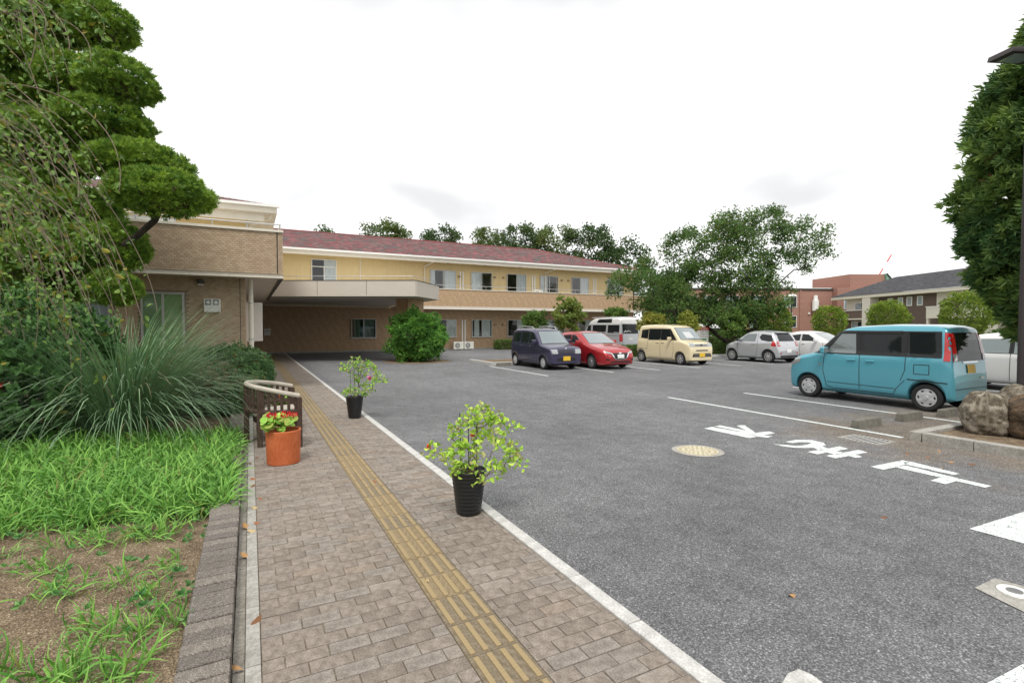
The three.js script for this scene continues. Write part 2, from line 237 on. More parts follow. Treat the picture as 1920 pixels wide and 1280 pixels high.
// ---------- painted markings ----------
function painted(name, polys, y, mat, label, category, group) {
  const gs = polys.map((poly) => { const s = new THREE.Shape(poly.map(([x, z]) => new THREE.Vector2(x, -z))); const g = new THREE.ShapeGeometry(s); g.rotateX(-Math.PI / 2); const p = g.attributes.position, uv = g.attributes.uv; for (let i = 0; i < p.count; i++) uv.setXY(i, p.getX(i), p.getZ(i)); return g; });
  const g = merge(gs); g.translate(0, y, 0); return single(name, g, mat, label, category, group);
}
{
  const z1 = (u, v) => onGround(1240 + u / 4.174, 720 + v / 4.174), z2 = (u, v) => onGround(1600 + u / 5.819, 780 + v / 5.819);
  const P = (f, l) => l.map(([u, v]) => f(u, v));
  // three characters of the "stop" lettering, built as glyph strokes on the asphalt
  painted('painted_character', [P(z1, [[335, 349], [400, 336], [742, 397], [750, 414], [690, 424]]), P(z1, [[415, 331], [462, 324], [655, 362], [620, 372]]), P(z1, [[590, 325], [652, 323], [738, 381], [742, 413], [690, 400], [615, 371], [660, 363]]), P(z1, [[738, 382], [850, 372], [892, 386], [800, 402], [876, 409], [832, 420], [742, 412]])], 0.005, M.paint, 'white hiragana re painted on asphalt, end of the stop lettering', 'road marking', 'stop lettering');
  painted('painted_character', [P(z1, [[875, 470], [960, 476], [1050, 485], [1110, 482], [1180, 467], [1160, 458], [1090, 456], [1030, 463], [970, 455], [1050, 438], [1180, 440], [1270, 460], [1292, 480], [1240, 496], [1150, 503], [1050, 500], [960, 490]]), P(z1, [[1145, 532], [1400, 489], [1467, 508], [1225, 551]]), P(z1, [[1290, 562], [1545, 517], [1617, 537], [1365, 584]]), P(z1, [[1195, 500], [1262, 490], [1320, 508], [1240, 521]]), P(z1, [[1300, 538], [1375, 525], [1450, 545], [1370, 556]]), P(z1, [[1460, 562], [1520, 551], [1580, 572], [1525, 579]])], 0.005, M.paint, 'white hiragana ma painted on asphalt, middle of the stop lettering', 'road marking', 'stop lettering');
  painted('painted_character', [P(z2, [[185, 555], [540, 484], [625, 500], [575, 532], [460, 562], [330, 588]]), P(z2, [[560, 500], [640, 502], [1165, 631], [1100, 646], [560, 528]]), P(z2, [[468, 562], [575, 540], [1150, 683], [1518, 766], [1440, 784], [1130, 713]]), P(z2, [[840, 708], [955, 672], [1135, 712], [1010, 746]])], 0.005, M.paint, 'white kanji painted on asphalt beside the rock bed, start of the stop lettering', 'road marking', 'stop lettering');
  const line = (x0, z0, x1, z1, w, label) => { const dx = x1 - x0, dz = z1 - z0, l = Math.hypot(dx, dz), nx = -dz / l * w / 2, nzz = dx / l * w / 2; return painted('parking_line', [[[x0 + nx, z0 + nzz], [x1 + nx, z1 + nzz], [x1 - nx, z1 - nzz], [x0 - nx, z0 - nzz]]], 0.005, M.paint, label, 'parking line', 'white lines between the parking spaces'); };
  line(8.9, -9.05, 8.85, -4.1, 0.1, 'white line running to the drain grate beside the stop lettering');
  line(11.2, -8.75, 11.2, -4.2, 0.1, 'white line along the near side of the turquoise van');
  [[13.55, 'white parking line along the far side of the turquoise van'], [15.6, 'white parking line in the empty space beyond the turquoise van'], [17.4, 'white parking line at the near side of the white sedan'], [19.75, 'white parking line at the far side of the white sedan']].forEach(([x, l]) => line(x, -9, x, -4.0, 0.1, l));
  [[9.1, 'white parking line at the open side of the purple wagon'], [11.95, 'white parking line between the purple wagon and the red hatchback'], [14.2, 'white parking line between the red hatchback and an empty space'], [16.45, 'white parking line at the driver side of the cream car'], [18.9, 'white parking line between the cream car and an empty space'], [21.1, 'white parking line beside the silver city car'], [23.6, 'white parking line between the silver city car and the white hatchback'], [26.1, 'white parking line beyond the white hatchback']].forEach(([x, l]) => line(x, -19.7, x, -14.9, 0.1, l));
  painted('stop_line', [P(onGround, [[1818, 992], [1930, 957], [2110, 1000], [1975, 1034]])], 0.005, M.paint, 'broad worn white stop line painted on asphalt', 'road marking');
  painted('edge_line', [P(onGround, [[1850, 1283], [1925, 1243], [2010, 1290], [1900, 1340]])], 0.005, M.paint, 'white painted line beside the round metal survey disc', 'road marking');
  const s1 = painted('repair_patch', [P(onGround, [[1462, 1290], [1478, 1264], [1498, 1256], [1522, 1266], [1546, 1284], [1560, 1320], [1450, 1320]])], 0.006, M.kerb, 'pale mortar patch on the asphalt by the kerb', 'patch');
  const pl = painted('concrete_patch', [P(onGround, [[1828, 1103], [1866, 1085], [1990, 1120], [1960, 1168]])], 0.006, M.concrete, 'grey concrete patch in the asphalt around a metal disc', 'patch');
  const [dx, dz] = onGround(1903, 1112), disc = thing('survey_disc', 'round white metal disc set in a grey concrete patch', 'disc', [dx, 0.007, dz]);
  part(disc, 'rim', new THREE.RingGeometry(0.045, 0.085, 28).rotateX(-Math.PI / 2).translate(0, 0.008, 0), M.white); part(disc, 'body', cyl(0.087, 0.085, 0.007), M.white); part(disc, 'centre', cyl(0.045, 0.042, 0.012), M.steel);
  const mh = thing('manhole_cover', 'round pale yellowish manhole cover in the asphalt', 'manhole', [5.42, 0, -4.95]);
  part(mh, 'collar', new THREE.RingGeometry(0.27, 0.34, 40).rotateX(-Math.PI / 2).translate(0, 0.006, 0), M.concrete); part(mh, 'lid', cyl(0.27, 0.268, 0.01, 0, 0, 0, 36), M.ironRust);
  const kn = []; for (let a = 0; a < 3; a++) for (let i = 0; i < 8 + a * 8; i++) { const t = i / (8 + a * 8) * 6.283; kn.push(rbox(0.035, 0.005, 0.02, 0.002, 0, 0, 0, 1).rotateY(-t).translate(Math.cos(t) * (0.08 + a * 0.075), 0.0095, Math.sin(t) * (0.08 + a * 0.075))); }
  part(mh, 'tread_pattern', merge(kn), std({ map: grainTex(141, [166, 156, 128], 60, 5), roughness: 0.8 }));
  const gr = thing('drain_grate', 'small steel drain grate in the asphalt beside a parking line', 'drain', [8.2, 0, -4.28]);
  part(gr, 'frame', merge([span(-0.24, 0.24, 0, 0.008, -0.3, -0.27), span(-0.24, 0.24, 0, 0.008, 0.27, 0.3), span(-0.24, -0.21, 0, 0.008, -0.27, 0.27), span(0.21, 0.24, 0, 0.008, -0.27, 0.27)]), M.concrete);
  part(gr, 'pit', span(-0.209, 0.209, 0.001, 0.003, -0.269, 0.269), M.black);
  for (let i = 0; i < 9; i++) part(gr, 'slat', span(-0.205, 0.205, 0.0035, 0.009, -0.25 + i * 0.06, -0.23 + i * 0.06), M.kerb);
}
// ---------- wheel stops ----------
function wheelStop(x, z, label) {
  const s = new THREE.Shape([[-0.08, 0], [0.08, 0], [0.055, 0.12], [-0.055, 0.12]].map((q) => new THREE.Vector2(...q))), g = new THREE.ExtrudeGeometry(s, { depth: 0.6, bevelSize: 0.008, bevelThickness: 0.03, bevelSegments: 1 }).rotateY(Math.PI / 2).translate(-0.3, 0.008, 0);
  single('wheel_stop', toCreasedNormals(g, 0.6), M.stopConcrete, label, 'wheel stop', 'concrete wheel stops', [x, 0, z]);
}
wheelStop(9.3, -4.85, 'grey concrete wheel stop next to the parking line with the drain grate');
wheelStop(10.68, -4.85, 'grey concrete wheel stop in the empty space beside the turquoise van');
wheelStop(11.85, -4.72, 'grey concrete wheel stop behind the near rear wheel of the turquoise van');
wheelStop(9.75, -19.62, 'concrete wheel stop behind the dark purple car');

// ---------- buildings ----------
function foldedCurtain(x0, x1, y0, y1, z) {
  const n = Math.max(8, Math.round((x1 - x0) / 0.035)), g = new THREE.PlaneGeometry(x1 - x0, y1 - y0, n, 1), p = g.attributes.position;
  for (let i = 0; i < p.count; i++) p.setZ(i, Math.sin(p.getX(i) * 62) * 0.012 + Math.sin(p.getX(i) * 23 + 1) * 0.008);
  g.translate((x0 + x1) / 2, (y0 + y1) / 2, z); g.computeVertexNormals(); return g;
}
// a sliding window standing 7 cm proud of a wall that faces +z at plane z
function slidingWindow(parent, x0, x1, y0, y1, z, o = {}) {
  const f = 0.045, fm = o.frame || M.alu, ys = o.transom ? y0 + (y1 - y0) * o.transom : y1 - f, xm = (x0 + x1) / 2;
  const fr = [span(x0, x1, y0, y0 + f, z + 0.004, z + 0.085), span(x0, x1, y1 - f, y1, z + 0.004, z + 0.085), span(x0, x0 + f, y0 + f, y1 - f, z + 0.004, z + 0.085), span(x1 - f, x1, y0 + f, y1 - f, z + 0.004, z + 0.085), span(xm - 0.025, xm + 0.025, y0 + f, ys, z + 0.02, z + 0.075), span(x0 - 0.03, x1 + 0.03, y0 - 0.035, y0 - 0.001, z + 0.004, z + 0.11)];
  if (o.transom) fr.push(span(x0 + f, x1 - f, ys, ys + 0.05, z + 0.01, z + 0.08));
  const w = part(parent, 'window', merge(fr), fm);
  part(w, 'pane', span(x0 + f, xm - 0.026, y0 + f, ys - 0.001, z + 0.056, z + 0.06), o.left || M.glass);
  part(w, 'pane', span(xm + 0.026, x1 - f, y0 + f, ys - 0.001, z + 0.044, z + 0.048), o.right || M.glass);
  if (o.transom) part(w, 'transom_pane', span(x0 + f, x1 - f, ys + 0.051, y1 - f, z + 0.05, z + 0.054), M.glass);
  const yc = o.transom ? y1 - f : ys;
  for (const [a, b] of o.curtains || []) part(w, 'curtain', foldedCurtain(x0 + f + a * (x1 - x0 - 2 * f), x0 + f + b * (x1 - x0 - 2 * f), y0 + f, yc, z + 0.026), o.curtainMat || M.curtain);
  return w;
}
// front wall with real openings, uv in metres of the facade
function holedWall(x0, x1, y0, y1, zf, thick, holes) {
  const xs = [...new Set([x0, x1, ...holes.flatMap((h) => [h[0], h[1]])])].sort((a, b) => a - b), gs = [];
  for (let i = 0; i + 1 < xs.length; i++) { const a = xs[i], b = xs[i + 1], h = holes.find((q) => q[0] <= a + 1e-6 && q[1] >= b - 1e-6); for (const [c, d] of h ? [[y0, h[2]], [h[3], y1]] : [[y0, y1]]) { const g = span(a, b, c, d, zf - thick, zf), p = g.attributes.position, n = g.attributes.normal, uv = g.attributes.uv; for (let k = 0; k < p.count; k++) if (Math.abs(n.getZ(k)) > 0.5) uv.setXY(k, p.getX(k), p.getY(k)); gs.push(g); } }
  return merge(gs);
}
// real cladding tiles on a face at plane z looking +z, joined into one part
function tileFace(parent, x0, x1, y0, y1, z, tw, th, seed, holes = []) {
  const r = rng(seed), gs = [], pal = [[0.48, 0.36, 0.24], [0.46, 0.34, 0.22], [0.43, 0.31, 0.2], [0.51, 0.385, 0.26], [0.42, 0.305, 0.2], [0.47, 0.355, 0.24]].map((c) => lin(c[0] * 1.25, c[1] * 1.25, c[2] * 1.27)); let row = 0;
  for (let y = y0; y < y1 - 0.01; y += th, row++) for (let x = x0 - (row % 2) * tw / 2; x < x1 - 0.004; x += tw) {
    const a = Math.max(x0, x), b = Math.min(x1, x + tw), t = Math.min(y1, y + th); if (b - a < 0.012) continue;
    if (holes.some((h) => b > h[0] && a < h[1] && t > h[2] && y < h[3])) continue;
    const d = 0.012 + r() * 0.003, g = span(a + 0.003, b - 0.003, y + 0.003, t - 0.003, z, z + d); gs.push(stripC(tint(g, pal[Math.floor(r() * 6)])));
  }
  part(parent, 'cladding_tiles', mergeGeometries(gs), M.tilePiece, 'stuff');
}
function shingleSlope(parent, x0, x1, zE, yE, zR, yR, hipL, hipR, seed) {   // slope facing +z, with 45 degree hips
  const r = rng(seed), L = Math.hypot(zR - zE, yR - yE), n = Math.round(L / 0.25), gs = [], ang = Math.atan2(yR - yE, zE - zR);
  const pal = [[0.15, 0.05, 0.052], [0.12, 0.052, 0.052], [0.2, 0.055, 0.06], [0.1, 0.08, 0.072], [0.12, 0.095, 0.085], [0.24, 0.09, 0.09], [0.08, 0.075, 0.07], [0.12, 0.045, 0.047]].map((c) => lin(...c));
  for (let i = 0; i < n; i++) { const t = i / n, run = t * (zE - zR), a = x0 + hipL * run, b = x1 - hipR * run;
    for (let x = a - r() * 0.2; x < b;) { const w = 0.2 + r() * 0.22, l = Math.max(a, x), h = Math.min(b, x + w); x += w; if (h - l < 0.04) continue;
      const g = new THREE.BoxGeometry(h - l - 0.008, 0.012 + r() * 0.01, 0.3); g.rotateX(ang + 0.03); g.translate((l + h) / 2, yE + (t + 0.5 / n) * (yR - yE) + 0.014, zE - run - 0.5 / n * (zE - zR)); gs.push(stripC(tint(g, pal[Math.floor(r() * 8)]))); } }
  part(parent, 'shingles', mergeGeometries(gs), M.shingle, 'stuff');
}
function quad(a, b, c, d) { const g = new THREE.BufferGeometry(); g.setAttribute('position', new THREE.BufferAttribute(new Float32Array([...a, ...b, ...c, ...a, ...c, ...d]), 3)); g.setAttribute('uv', new THREE.BufferAttribute(new Float32Array([a, b, c, a, c, d].flatMap((p) => [p[0] + p[2] * 0.5, p[1] * 1.2 - p[2]])), 2)); g.computeVertexNormals(); return g; }
function poly3(pts, y0, y1) { const s = new THREE.Shape(pts.map(([x, z]) => new THREE.Vector2(x, -z))), g = new THREE.ExtrudeGeometry(s, { depth: y1 - y0, bevelEnabled: false }); g.rotateX(-Math.PI / 2); g.translate(0, y0, 0); return g; }
function pipe(pts, r, seg = 8) { return new THREE.TubeGeometry(new THREE.CatmullRomCurve3(pts.map((p) => V(...p)), false, 'catmullrom', 0.1), pts.length * 6, r, seg); }

// main wing: long two-storey facade at z = -35
{
  const b = thing('care_home', 'long two-storey building with cream upper wall, brown tiled balcony and red shingle roof', 'building');
  const Z = -35;
  const UP = [[11.49, 13.45], [14.66, 16.37], [17.64, 19.33], [20.6, 22.3], [23.6, 25.31], [27.26, 28.95]], LOW = [[6.01, 7.64], [12.0, 13.47], [14.7, 16.36], [17.68, 19.38], [21.09, 22.9], [24.2, 25.9]], e = 0.02;
  part(b, 'lower_wall', holedWall(-3, 29.8, 0.12, 2.98, Z, 0.2, LOW.map(([p, q]) => [p + e, q - e, 0.93 + e, 2.22 - e])), M.tileWall);
  part(b, 'upper_wall', holedWall(-3, 30.2, 3.1, 6.3, Z, 0.2, [[3.56 + e, 5.1 - e, 4.1 + e, 6.05 - e], ...UP.map(([p, q]) => [p + e, q - e, 4.15 + e, 5.76 - e])]), M.cream);
  part(b, 'end_wall', span(29.6, 29.8, 0.12, 2.97, Z - 6, Z - 0.201), M.tileWall); part(b, 'end_wall', span(30.0, 30.2, 3.1, 6.3, Z - 6, Z - 0.201), M.cream); part(b, 'end_wall', span(-3.2, -3, 0.12, 6.3, Z - 6, Z), M.cream);
  part(b, 'corridor_wall', span(-3, 30, 0.12, 2.97, Z - 6.2, Z - 6), M.roomWall); part(b, 'corridor_wall', span(-3, 30.2, 3.1, 6.3, Z - 6.2, Z - 6), M.roomWall);
  part(b, 'floor_slab', span(-3, 30, 2.98, 3.098, Z - 6, Z - 0.002), M.roomWall); part(b, 'ceiling', span(-3, 30.2, 6.301, 6.36, Z - 6, Z - 0.202), M.roomWall); part(b, 'ground_slab', span(-3, 29.6, 0.0, 0.119, Z - 6, Z - 0.1), M.roomWall);
  for (const x of [8.6, 10.9, 14.05, 17.0, 20.1, 23.2, 26.1]) { part(b, 'partition', span(x - 0.06, x + 0.06, 0.121, 2.96, Z - 5.9, Z - 0.202), M.roomWall); part(b, 'partition', span(x - 0.06, x + 0.06, 3.101, 6.29, Z - 5.9, Z - 0.202), M.roomWall); }
  part(b, 'plinth', span(-3, 29.85, -0.1, 0.118, Z - 0.1, Z + 0.06), M.concrete);
  for (const x of [1.2, 2.9, 5.45, 8.4, 9.7, 13.9, 17.0, 20.0, 23.0, 26.2]) part(b, 'wall_joint', span(x - 0.012, x + 0.012, 3.2, 6.3, Z + 0.001, Z + 0.004), std({ color: lin(0.66, 0.52, 0.25), roughness: 0.9 }));
  part(b, 'trim_strip', span(6.6, 6.66, 3.2, 6.3, Z + 0.004, Z + 0.05), M.fascia);
  part(b, 'balcony_slab', span(8.7, 31.05, 2.94, 3.1, Z, -33.38), M.soffit);
  const par = part(b, 'parapet', span(8.7, 31.0, 3.02, 4.27, -33.55, -33.4), M.tileWall); part(par, 'cap', span(8.7, 31.04, 4.272, 4.32, -33.58, -33.36), M.fascia);
  const pe = part(b, 'parapet', span(30.85, 31.0, 3.102, 4.268, Z - 0.8, -33.552), M.tileWall); part(pe, 'cap', span(30.82, 31.04, 4.272, 4.32, Z - 0.8, -33.582), M.fascia);
  part(b, 'drip_edge', span(8.7, 31.06, 2.9, 2.938, -33.5, -33.34), M.fascia);
  const rail = [bar(V(8.8, 4.58, -33.48), V(31, 4.58, -33.48), 0.022)]; for (let x = 9; x < 31; x += 1.55) rail.push(bar(V(x, 4.3, -33.48), V(x, 4.58, -33.48), 0.016)); part(b, 'railing', merge(rail), M.steel);
  part(b, 'column', span(28.6, 29.2, 0, 2.94, -34.4, -33.8), M.tileWall);
  // roof
  part(b, 'soffit', span(-3.4, 30.5, 6.3, 6.36, Z - 0.2, -34.101), M.fascia);
  part(b, 'fascia', span(-3.4, 30.6, 6.2, 6.46, -34.1, -34.04), M.fascia);
  part(b, 'fascia', span(30.55, 30.6, 6.2, 6.46, -47.5, -34.101), M.fascia);
  part(b, 'gutter', merge([span(-3.4, 30.66, 6.45, 6.57, -34.038, -33.92)]), M.white);
  const rf = part(b, 'roof', merge([quad([-10, 6.5, -34.05], [30.6, 6.5, -34.05], [23.7, 8.75, -40.95], [-10, 8.75, -40.95]), quad([30.6, 6.5, -34.05], [30.6, 6.5, -47.9], [23.7, 8.75, -40.96], [23.7, 8.75, -40.95]), quad([30.6, 6.5, -47.9], [-10, 6.5, -47.9], [-10, 8.75, -40.96], [23.7, 8.75, -40.96])]), std({ map: grainTex(150, [122, 62, 60], 40, 1.5), roughness: 0.9 }));
  shingleSlope(b, -3.6, 30.62, -34.0, 6.53, -40.95, 8.77, 0, 1, 151);
  part(rf, 'ridge_cap', bar(V(-3.4, 8.8, -40.95), V(23.7, 8.8, -40.95), 0.07), std({ color: lin(0.22, 0.07, 0.07), roughness: 0.9 })); part(rf, 'hip_cap', bar(V(30.6, 6.56, -34.03), V(23.7, 8.8, -40.95), 0.06), std({ color: lin(0.25, 0.09, 0.08), roughness: 0.9 }));
  for (const x of [11.05, 21.05]) { const dp = part(b, 'downpipe', merge([pipe([[x + 0.55, 6.46, -34.0], [x + 0.5, 6.25, -34.1], [x, 5.95, Z + 0.1], [x, 5.7, Z + 0.09], [x, 3.12, Z + 0.09]], 0.045)]), M.fascia); part(dp, 'bracket', span(x - 0.07, x + 0.07, 4.9, 4.93, Z + 0.004, Z + 0.15), M.steel); }
  // upper windows
  const cur = [[[0, 0.18], [0.55, 1]], [[0, 0.48]], [[0.5, 1]], [[0, 0.4]], [[0.55, 1]], [[0.45, 1]]];
  UP.forEach(([x0, x1], i) => slidingWindow(b, x0, x1, 4.15, 5.76, Z, { curtains: cur[i], curtainMat: M.paleCurtain }));
  slidingWindow(b, 3.56, 5.1, 4.1, 6.05, Z, { transom: 0.74, curtains: [[0.5, 1]], curtainMat: M.paleCurtain, frame: M.white });
  // lower windows
  LOW.forEach(([x0, x1], i) => slidingWindow(b, x0, x1, 0.93, 2.22, Z, { curtains: i % 2 ? [[0.5, 1]] : [[0.5, 0.95], [0.1, 0.36]], curtainMat: i ? M.curtain : std({ color: lin(0.12, 0.16, 0.13), roughness: 0.9 }) }));
  // air-conditioner pipe covers, vents, lamps
  for (const x of [13.9, 20.0, 25.95]) for (const d of [-0.11, 0.11]) part(b, 'pipe_cover', span(x + d - 0.045, x + d + 0.045, 4.0, 5.75, Z + 0.004, Z + 0.07), M.white);
  for (const d of [-0.11, 0.11]) part(b, 'pipe_cover', span(14.05 + d - 0.045, 14.05 + d + 0.045, 0.55, 2.2, Z + 0.004, Z + 0.07), M.white);
  const hood = () => { const g = new THREE.SphereGeometry(0.12, 12, 8, 0, Math.PI * 2, 0, Math.PI / 2); g.scale(1, 1.1, 0.9); return g; };
  for (const [x, y] of [[13.72, 5.32], [16.6, 5.4], [17.35, 5.4], [22.65, 5.42], [23.3, 5.42], [16.63, 1.8], [17.3, 1.8]]) part(b, 'vent_hood', hood().translate(x, y, Z + 0.03), std({ color: lin(0.3, 0.24, 0.15), roughness: 0.6 }));
  for (const x of [12.7, 15.6, 18.5, 21.4, 24.4]) part(b, 'soffit_light', rbox(0.16, 0.07, 0.16, 0.02, x, 6.225, -34.5), M.dark);
}
// front wing at the left: tiled terrace over the tiled wall, set-back upper storey
{
  const b = thing('front_wing', 'brown tiled front wing with roof terrace beside the walkway', 'building');
  part(b, 'lower_wall', span(-14, -0.115, 0.1, 2.98, -34.9, -15.02), M.grout); part(b, 'plinth', span(-14, -0.1, -0.1, 0.1, -34.9, -14.98), M.concrete);
  tileFace(b, -5.2, -0.1, 0.1, 2.98, -15.02, 0.1, 0.05, 201, [[-2.35, -1.42, 1.0, 2.56], [-3.9, -2.9, 1.0, 2.56]]);
  part(b, 'side_cladding', span(-0.114, -0.1, 0.1, 2.98, -34.9, -15.02), M.tileWall);
  part(b, 'terrace_slab', span(-14, 0.76, 2.96, 3.08, -26.3, -14.25), M.soffit); part(b, 'terrace_slab', span(-0.1, 0.76, 2.96, 3.6, -34.95, -26.301), M.soffit); part(b, 'drip_edge', span(-14, 0.79, 2.925, 2.958, -14.5, -14.17), M.fascia); part(b, 'drip_edge', span(0.7, 0.79, 2.925, 2.958, -26.3, -14.502), M.dark);
  const p = part(b, 'parapet', span(-14, 0.76, 3.08, 4.08, -14.4, -14.22), M.grout); part(p, 'cap', span(-14, 0.79, 4.081, 4.14, -14.42, -14.17), M.fascia);
  tileFace(b, -5.2, 0.63, 3.03, 4.08, -14.22, 0.1, 0.05, 202); tileFace(b, 0.655, 0.775, 3.03, 4.08, -14.22, 0.06, 0.05, 203);
  part(b, 'corner_joint', span(0.635, 0.65, 3.03, 4.08, -14.22, -14.21), M.black);
  const ps = part(b, 'side_parapet', span(0.6, 0.76, 3.08, 4.08, -26.3, -14.401), M.tileWall); part(ps, 'cap', span(0.57, 0.79, 4.081, 4.14, -26.3, -14.421), M.fascia);
  const rl = [bar(V(-6, 4.29, -14.3), V(0.72, 4.29, -14.3), 0.018), bar(V(0.72, 4.29, -14.3), V(0.72, 4.29, -26), 0.018)]; for (let x = 0.72; x > -6; x -= 0.75) rl.push(bar(V(x, 4.14, -14.3), V(x, 4.29, -14.3), 0.014)); part(b, 'railing', merge(rl), M.steel);
  part(b, 'terrace_screen', span(-6, -1.55, 4.145, 4.25, -14.36, -14.33), M.white);
  // upper storey
  part(b, 'upper_wall', span(-14, -0.1, 3.08, 6.5, -34.9, -24.5), M.cream);
  part(b, 'eave_soffit', span(-14, 1.02, 6.36, 6.42, -35, -23.3), M.fascia); part(b, 'fascia', span(-14, 1.06, 6.38, 6.62, -23.299, -23.24), M.fascia); part(b, 'fascia', span(1.021, 1.06, 6.38, 6.62, -33, -23.3), M.fascia);
  part(b, 'fascia_board', span(-14, 0.6, 6.05, 6.359, -23.62, -23.5), M.fascia);
  part(b, 'gutter', span(-14, 1.15, 6.6, 6.7, -23.239, -23.12), M.white);
  part(b, 'roof', merge([quad([-14, 6.62, -23.25], [1.05, 6.62, -23.25], [-4.5, 8.2, -28.8], [-14, 8.2, -28.8]), quad([1.05, 6.62, -23.25], [1.05, 6.62, -34.4], [-4.5, 8.2, -28.81], [-4.5, 8.2, -28.8])]), std({ map: grainTex(152, [112, 58, 58], 40, 1.5), roughness: 0.9 }));
  shingleSlope(b, -6, 1.06, -23.22, 6.66, -28.8, 8.24, 0, 1, 153);
  part(b, 'downpipe', pipe([[0.95, 6.6, -23.4], [0.8, 6.2, -23.6], [0.1, 6.0, -24.4], [0.05, 5.6, -24.42], [0.05, 4.2, -24.42]], 0.045), M.fascia);
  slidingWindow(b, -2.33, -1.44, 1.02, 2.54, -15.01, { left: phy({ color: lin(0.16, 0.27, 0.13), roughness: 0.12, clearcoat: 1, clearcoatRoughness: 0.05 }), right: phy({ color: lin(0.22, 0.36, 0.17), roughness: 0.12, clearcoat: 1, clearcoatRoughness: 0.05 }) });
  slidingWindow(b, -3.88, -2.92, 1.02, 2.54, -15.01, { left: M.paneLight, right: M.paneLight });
  part(b, 'drainpipe', cyl(0.06, 0.06, 2.93, 0.03, 0, -15.08, 16), M.fascia);
  part(b, 'pipe_clamp', merge([cyl(0.068, 0.068, 0.03, 0.03, 1.35, -15.08, 16), cyl(0.068, 0.068, 0.03, 0.03, 2.3, -15.08, 16)]), M.steel);
  part(b, 'corner_groove', span(-0.225, -0.21, 0.1, 2.98, -15.012, -15.004), M.black);
  const lamp = part(b, 'wall_light', rbox(0.16, 0.12, 0.16, 0.04, -1.08, 2.76, -14.9), M.dark); part(lamp, 'lamp_lens', rbox(0.12, 0.03, 0.12, 0.01, -1.08, 2.735, -14.9), M.white);
}
// entrance canopy, turned about 27 degrees to the facade
{
  const b = thing('entrance_canopy', 'pale grey panelled entrance canopy on a tiled column over the driveway', 'canopy');
  const A = [0.78, -25.95], B = [6.8, -22.78], C = [8.8, -25.4], D = [8.8, -33.3], E = [0.78, -34.9];
  part(b, 'roof_slab', poly3([[A[0], A[1] - 0.2], [B[0] - 0.15, B[1] - 0.15], [C[0] - 0.18, C[1]], [D[0] - 0.1, D[1]], [8.6, -34.95], E], 3.1, 3.5), M.soffit);
  const face = (p, q, n, name) => { const dx = q[0] - p[0], dz = q[1] - p[1], l = Math.hypot(dx, dz), a = Math.atan2(-dz, dx);
    for (let i = 0; i < n; i++) { const w = l / n; const g = rbox(w - 0.016, 0.67, 0.06, 0.006, 0, 3.135, 0, 1).rotateY(a).translate(p[0] + dx * (i + 0.5) / n, 0, p[1] + dz * (i + 0.5) / n); part(b, name, g, M.panel); }
    part(b, 'bottom_trim', rbox(l, 0.03, 0.08, 0.004, 0, 3.098, 0, 1).rotateY(a).translate((p[0] + q[0]) / 2, 0, (p[1] + q[1]) / 2), M.fascia);
    part(b, 'top_trim', rbox(l, 0.025, 0.1, 0.004, 0, 3.81, 0, 1).rotateY(a).translate((p[0] + q[0]) / 2, 0, (p[1] + q[1]) / 2), M.dark);
    part(b, 'backing', box(l - 0.02, 0.66, 0.02, 0, 3.14, -0.042).rotateY(a).translate((p[0] + q[0]) / 2, 0, (p[1] + q[1]) / 2), M.black); };
  face(A, B, 3, 'panel'); face(B, C, 2, 'panel'); face(C, D, 3, 'panel');
  part(b, 'handrail', merge([bar(V(A[0], 4.02, A[1] - 0.1), V(B[0] - 0.1, 4.02, B[1] - 0.15), 0.014), bar(V(B[0] - 0.1, 4.02, B[1] - 0.15), V(C[0] - 0.1, 4.02, C[1]), 0.014), ...[0, 0.2, 0.4, 0.6, 0.8, 1].map((t) => bar(V(A[0] + t * (B[0] - A[0] - 0.1), 3.8, A[1] + t * (B[1] - A[1]) - 0.12), V(A[0] + t * (B[0] - A[0] - 0.1), 4.02, A[1] + t * (B[1] - A[1]) - 0.12), 0.01))]), M.steel);
  part(b, 'column', box(1.05, 3.1, 0.9, 0, 0, 0).rotateY(0.47).translate(7.3, 0, -25.5), M.tileWall);
}
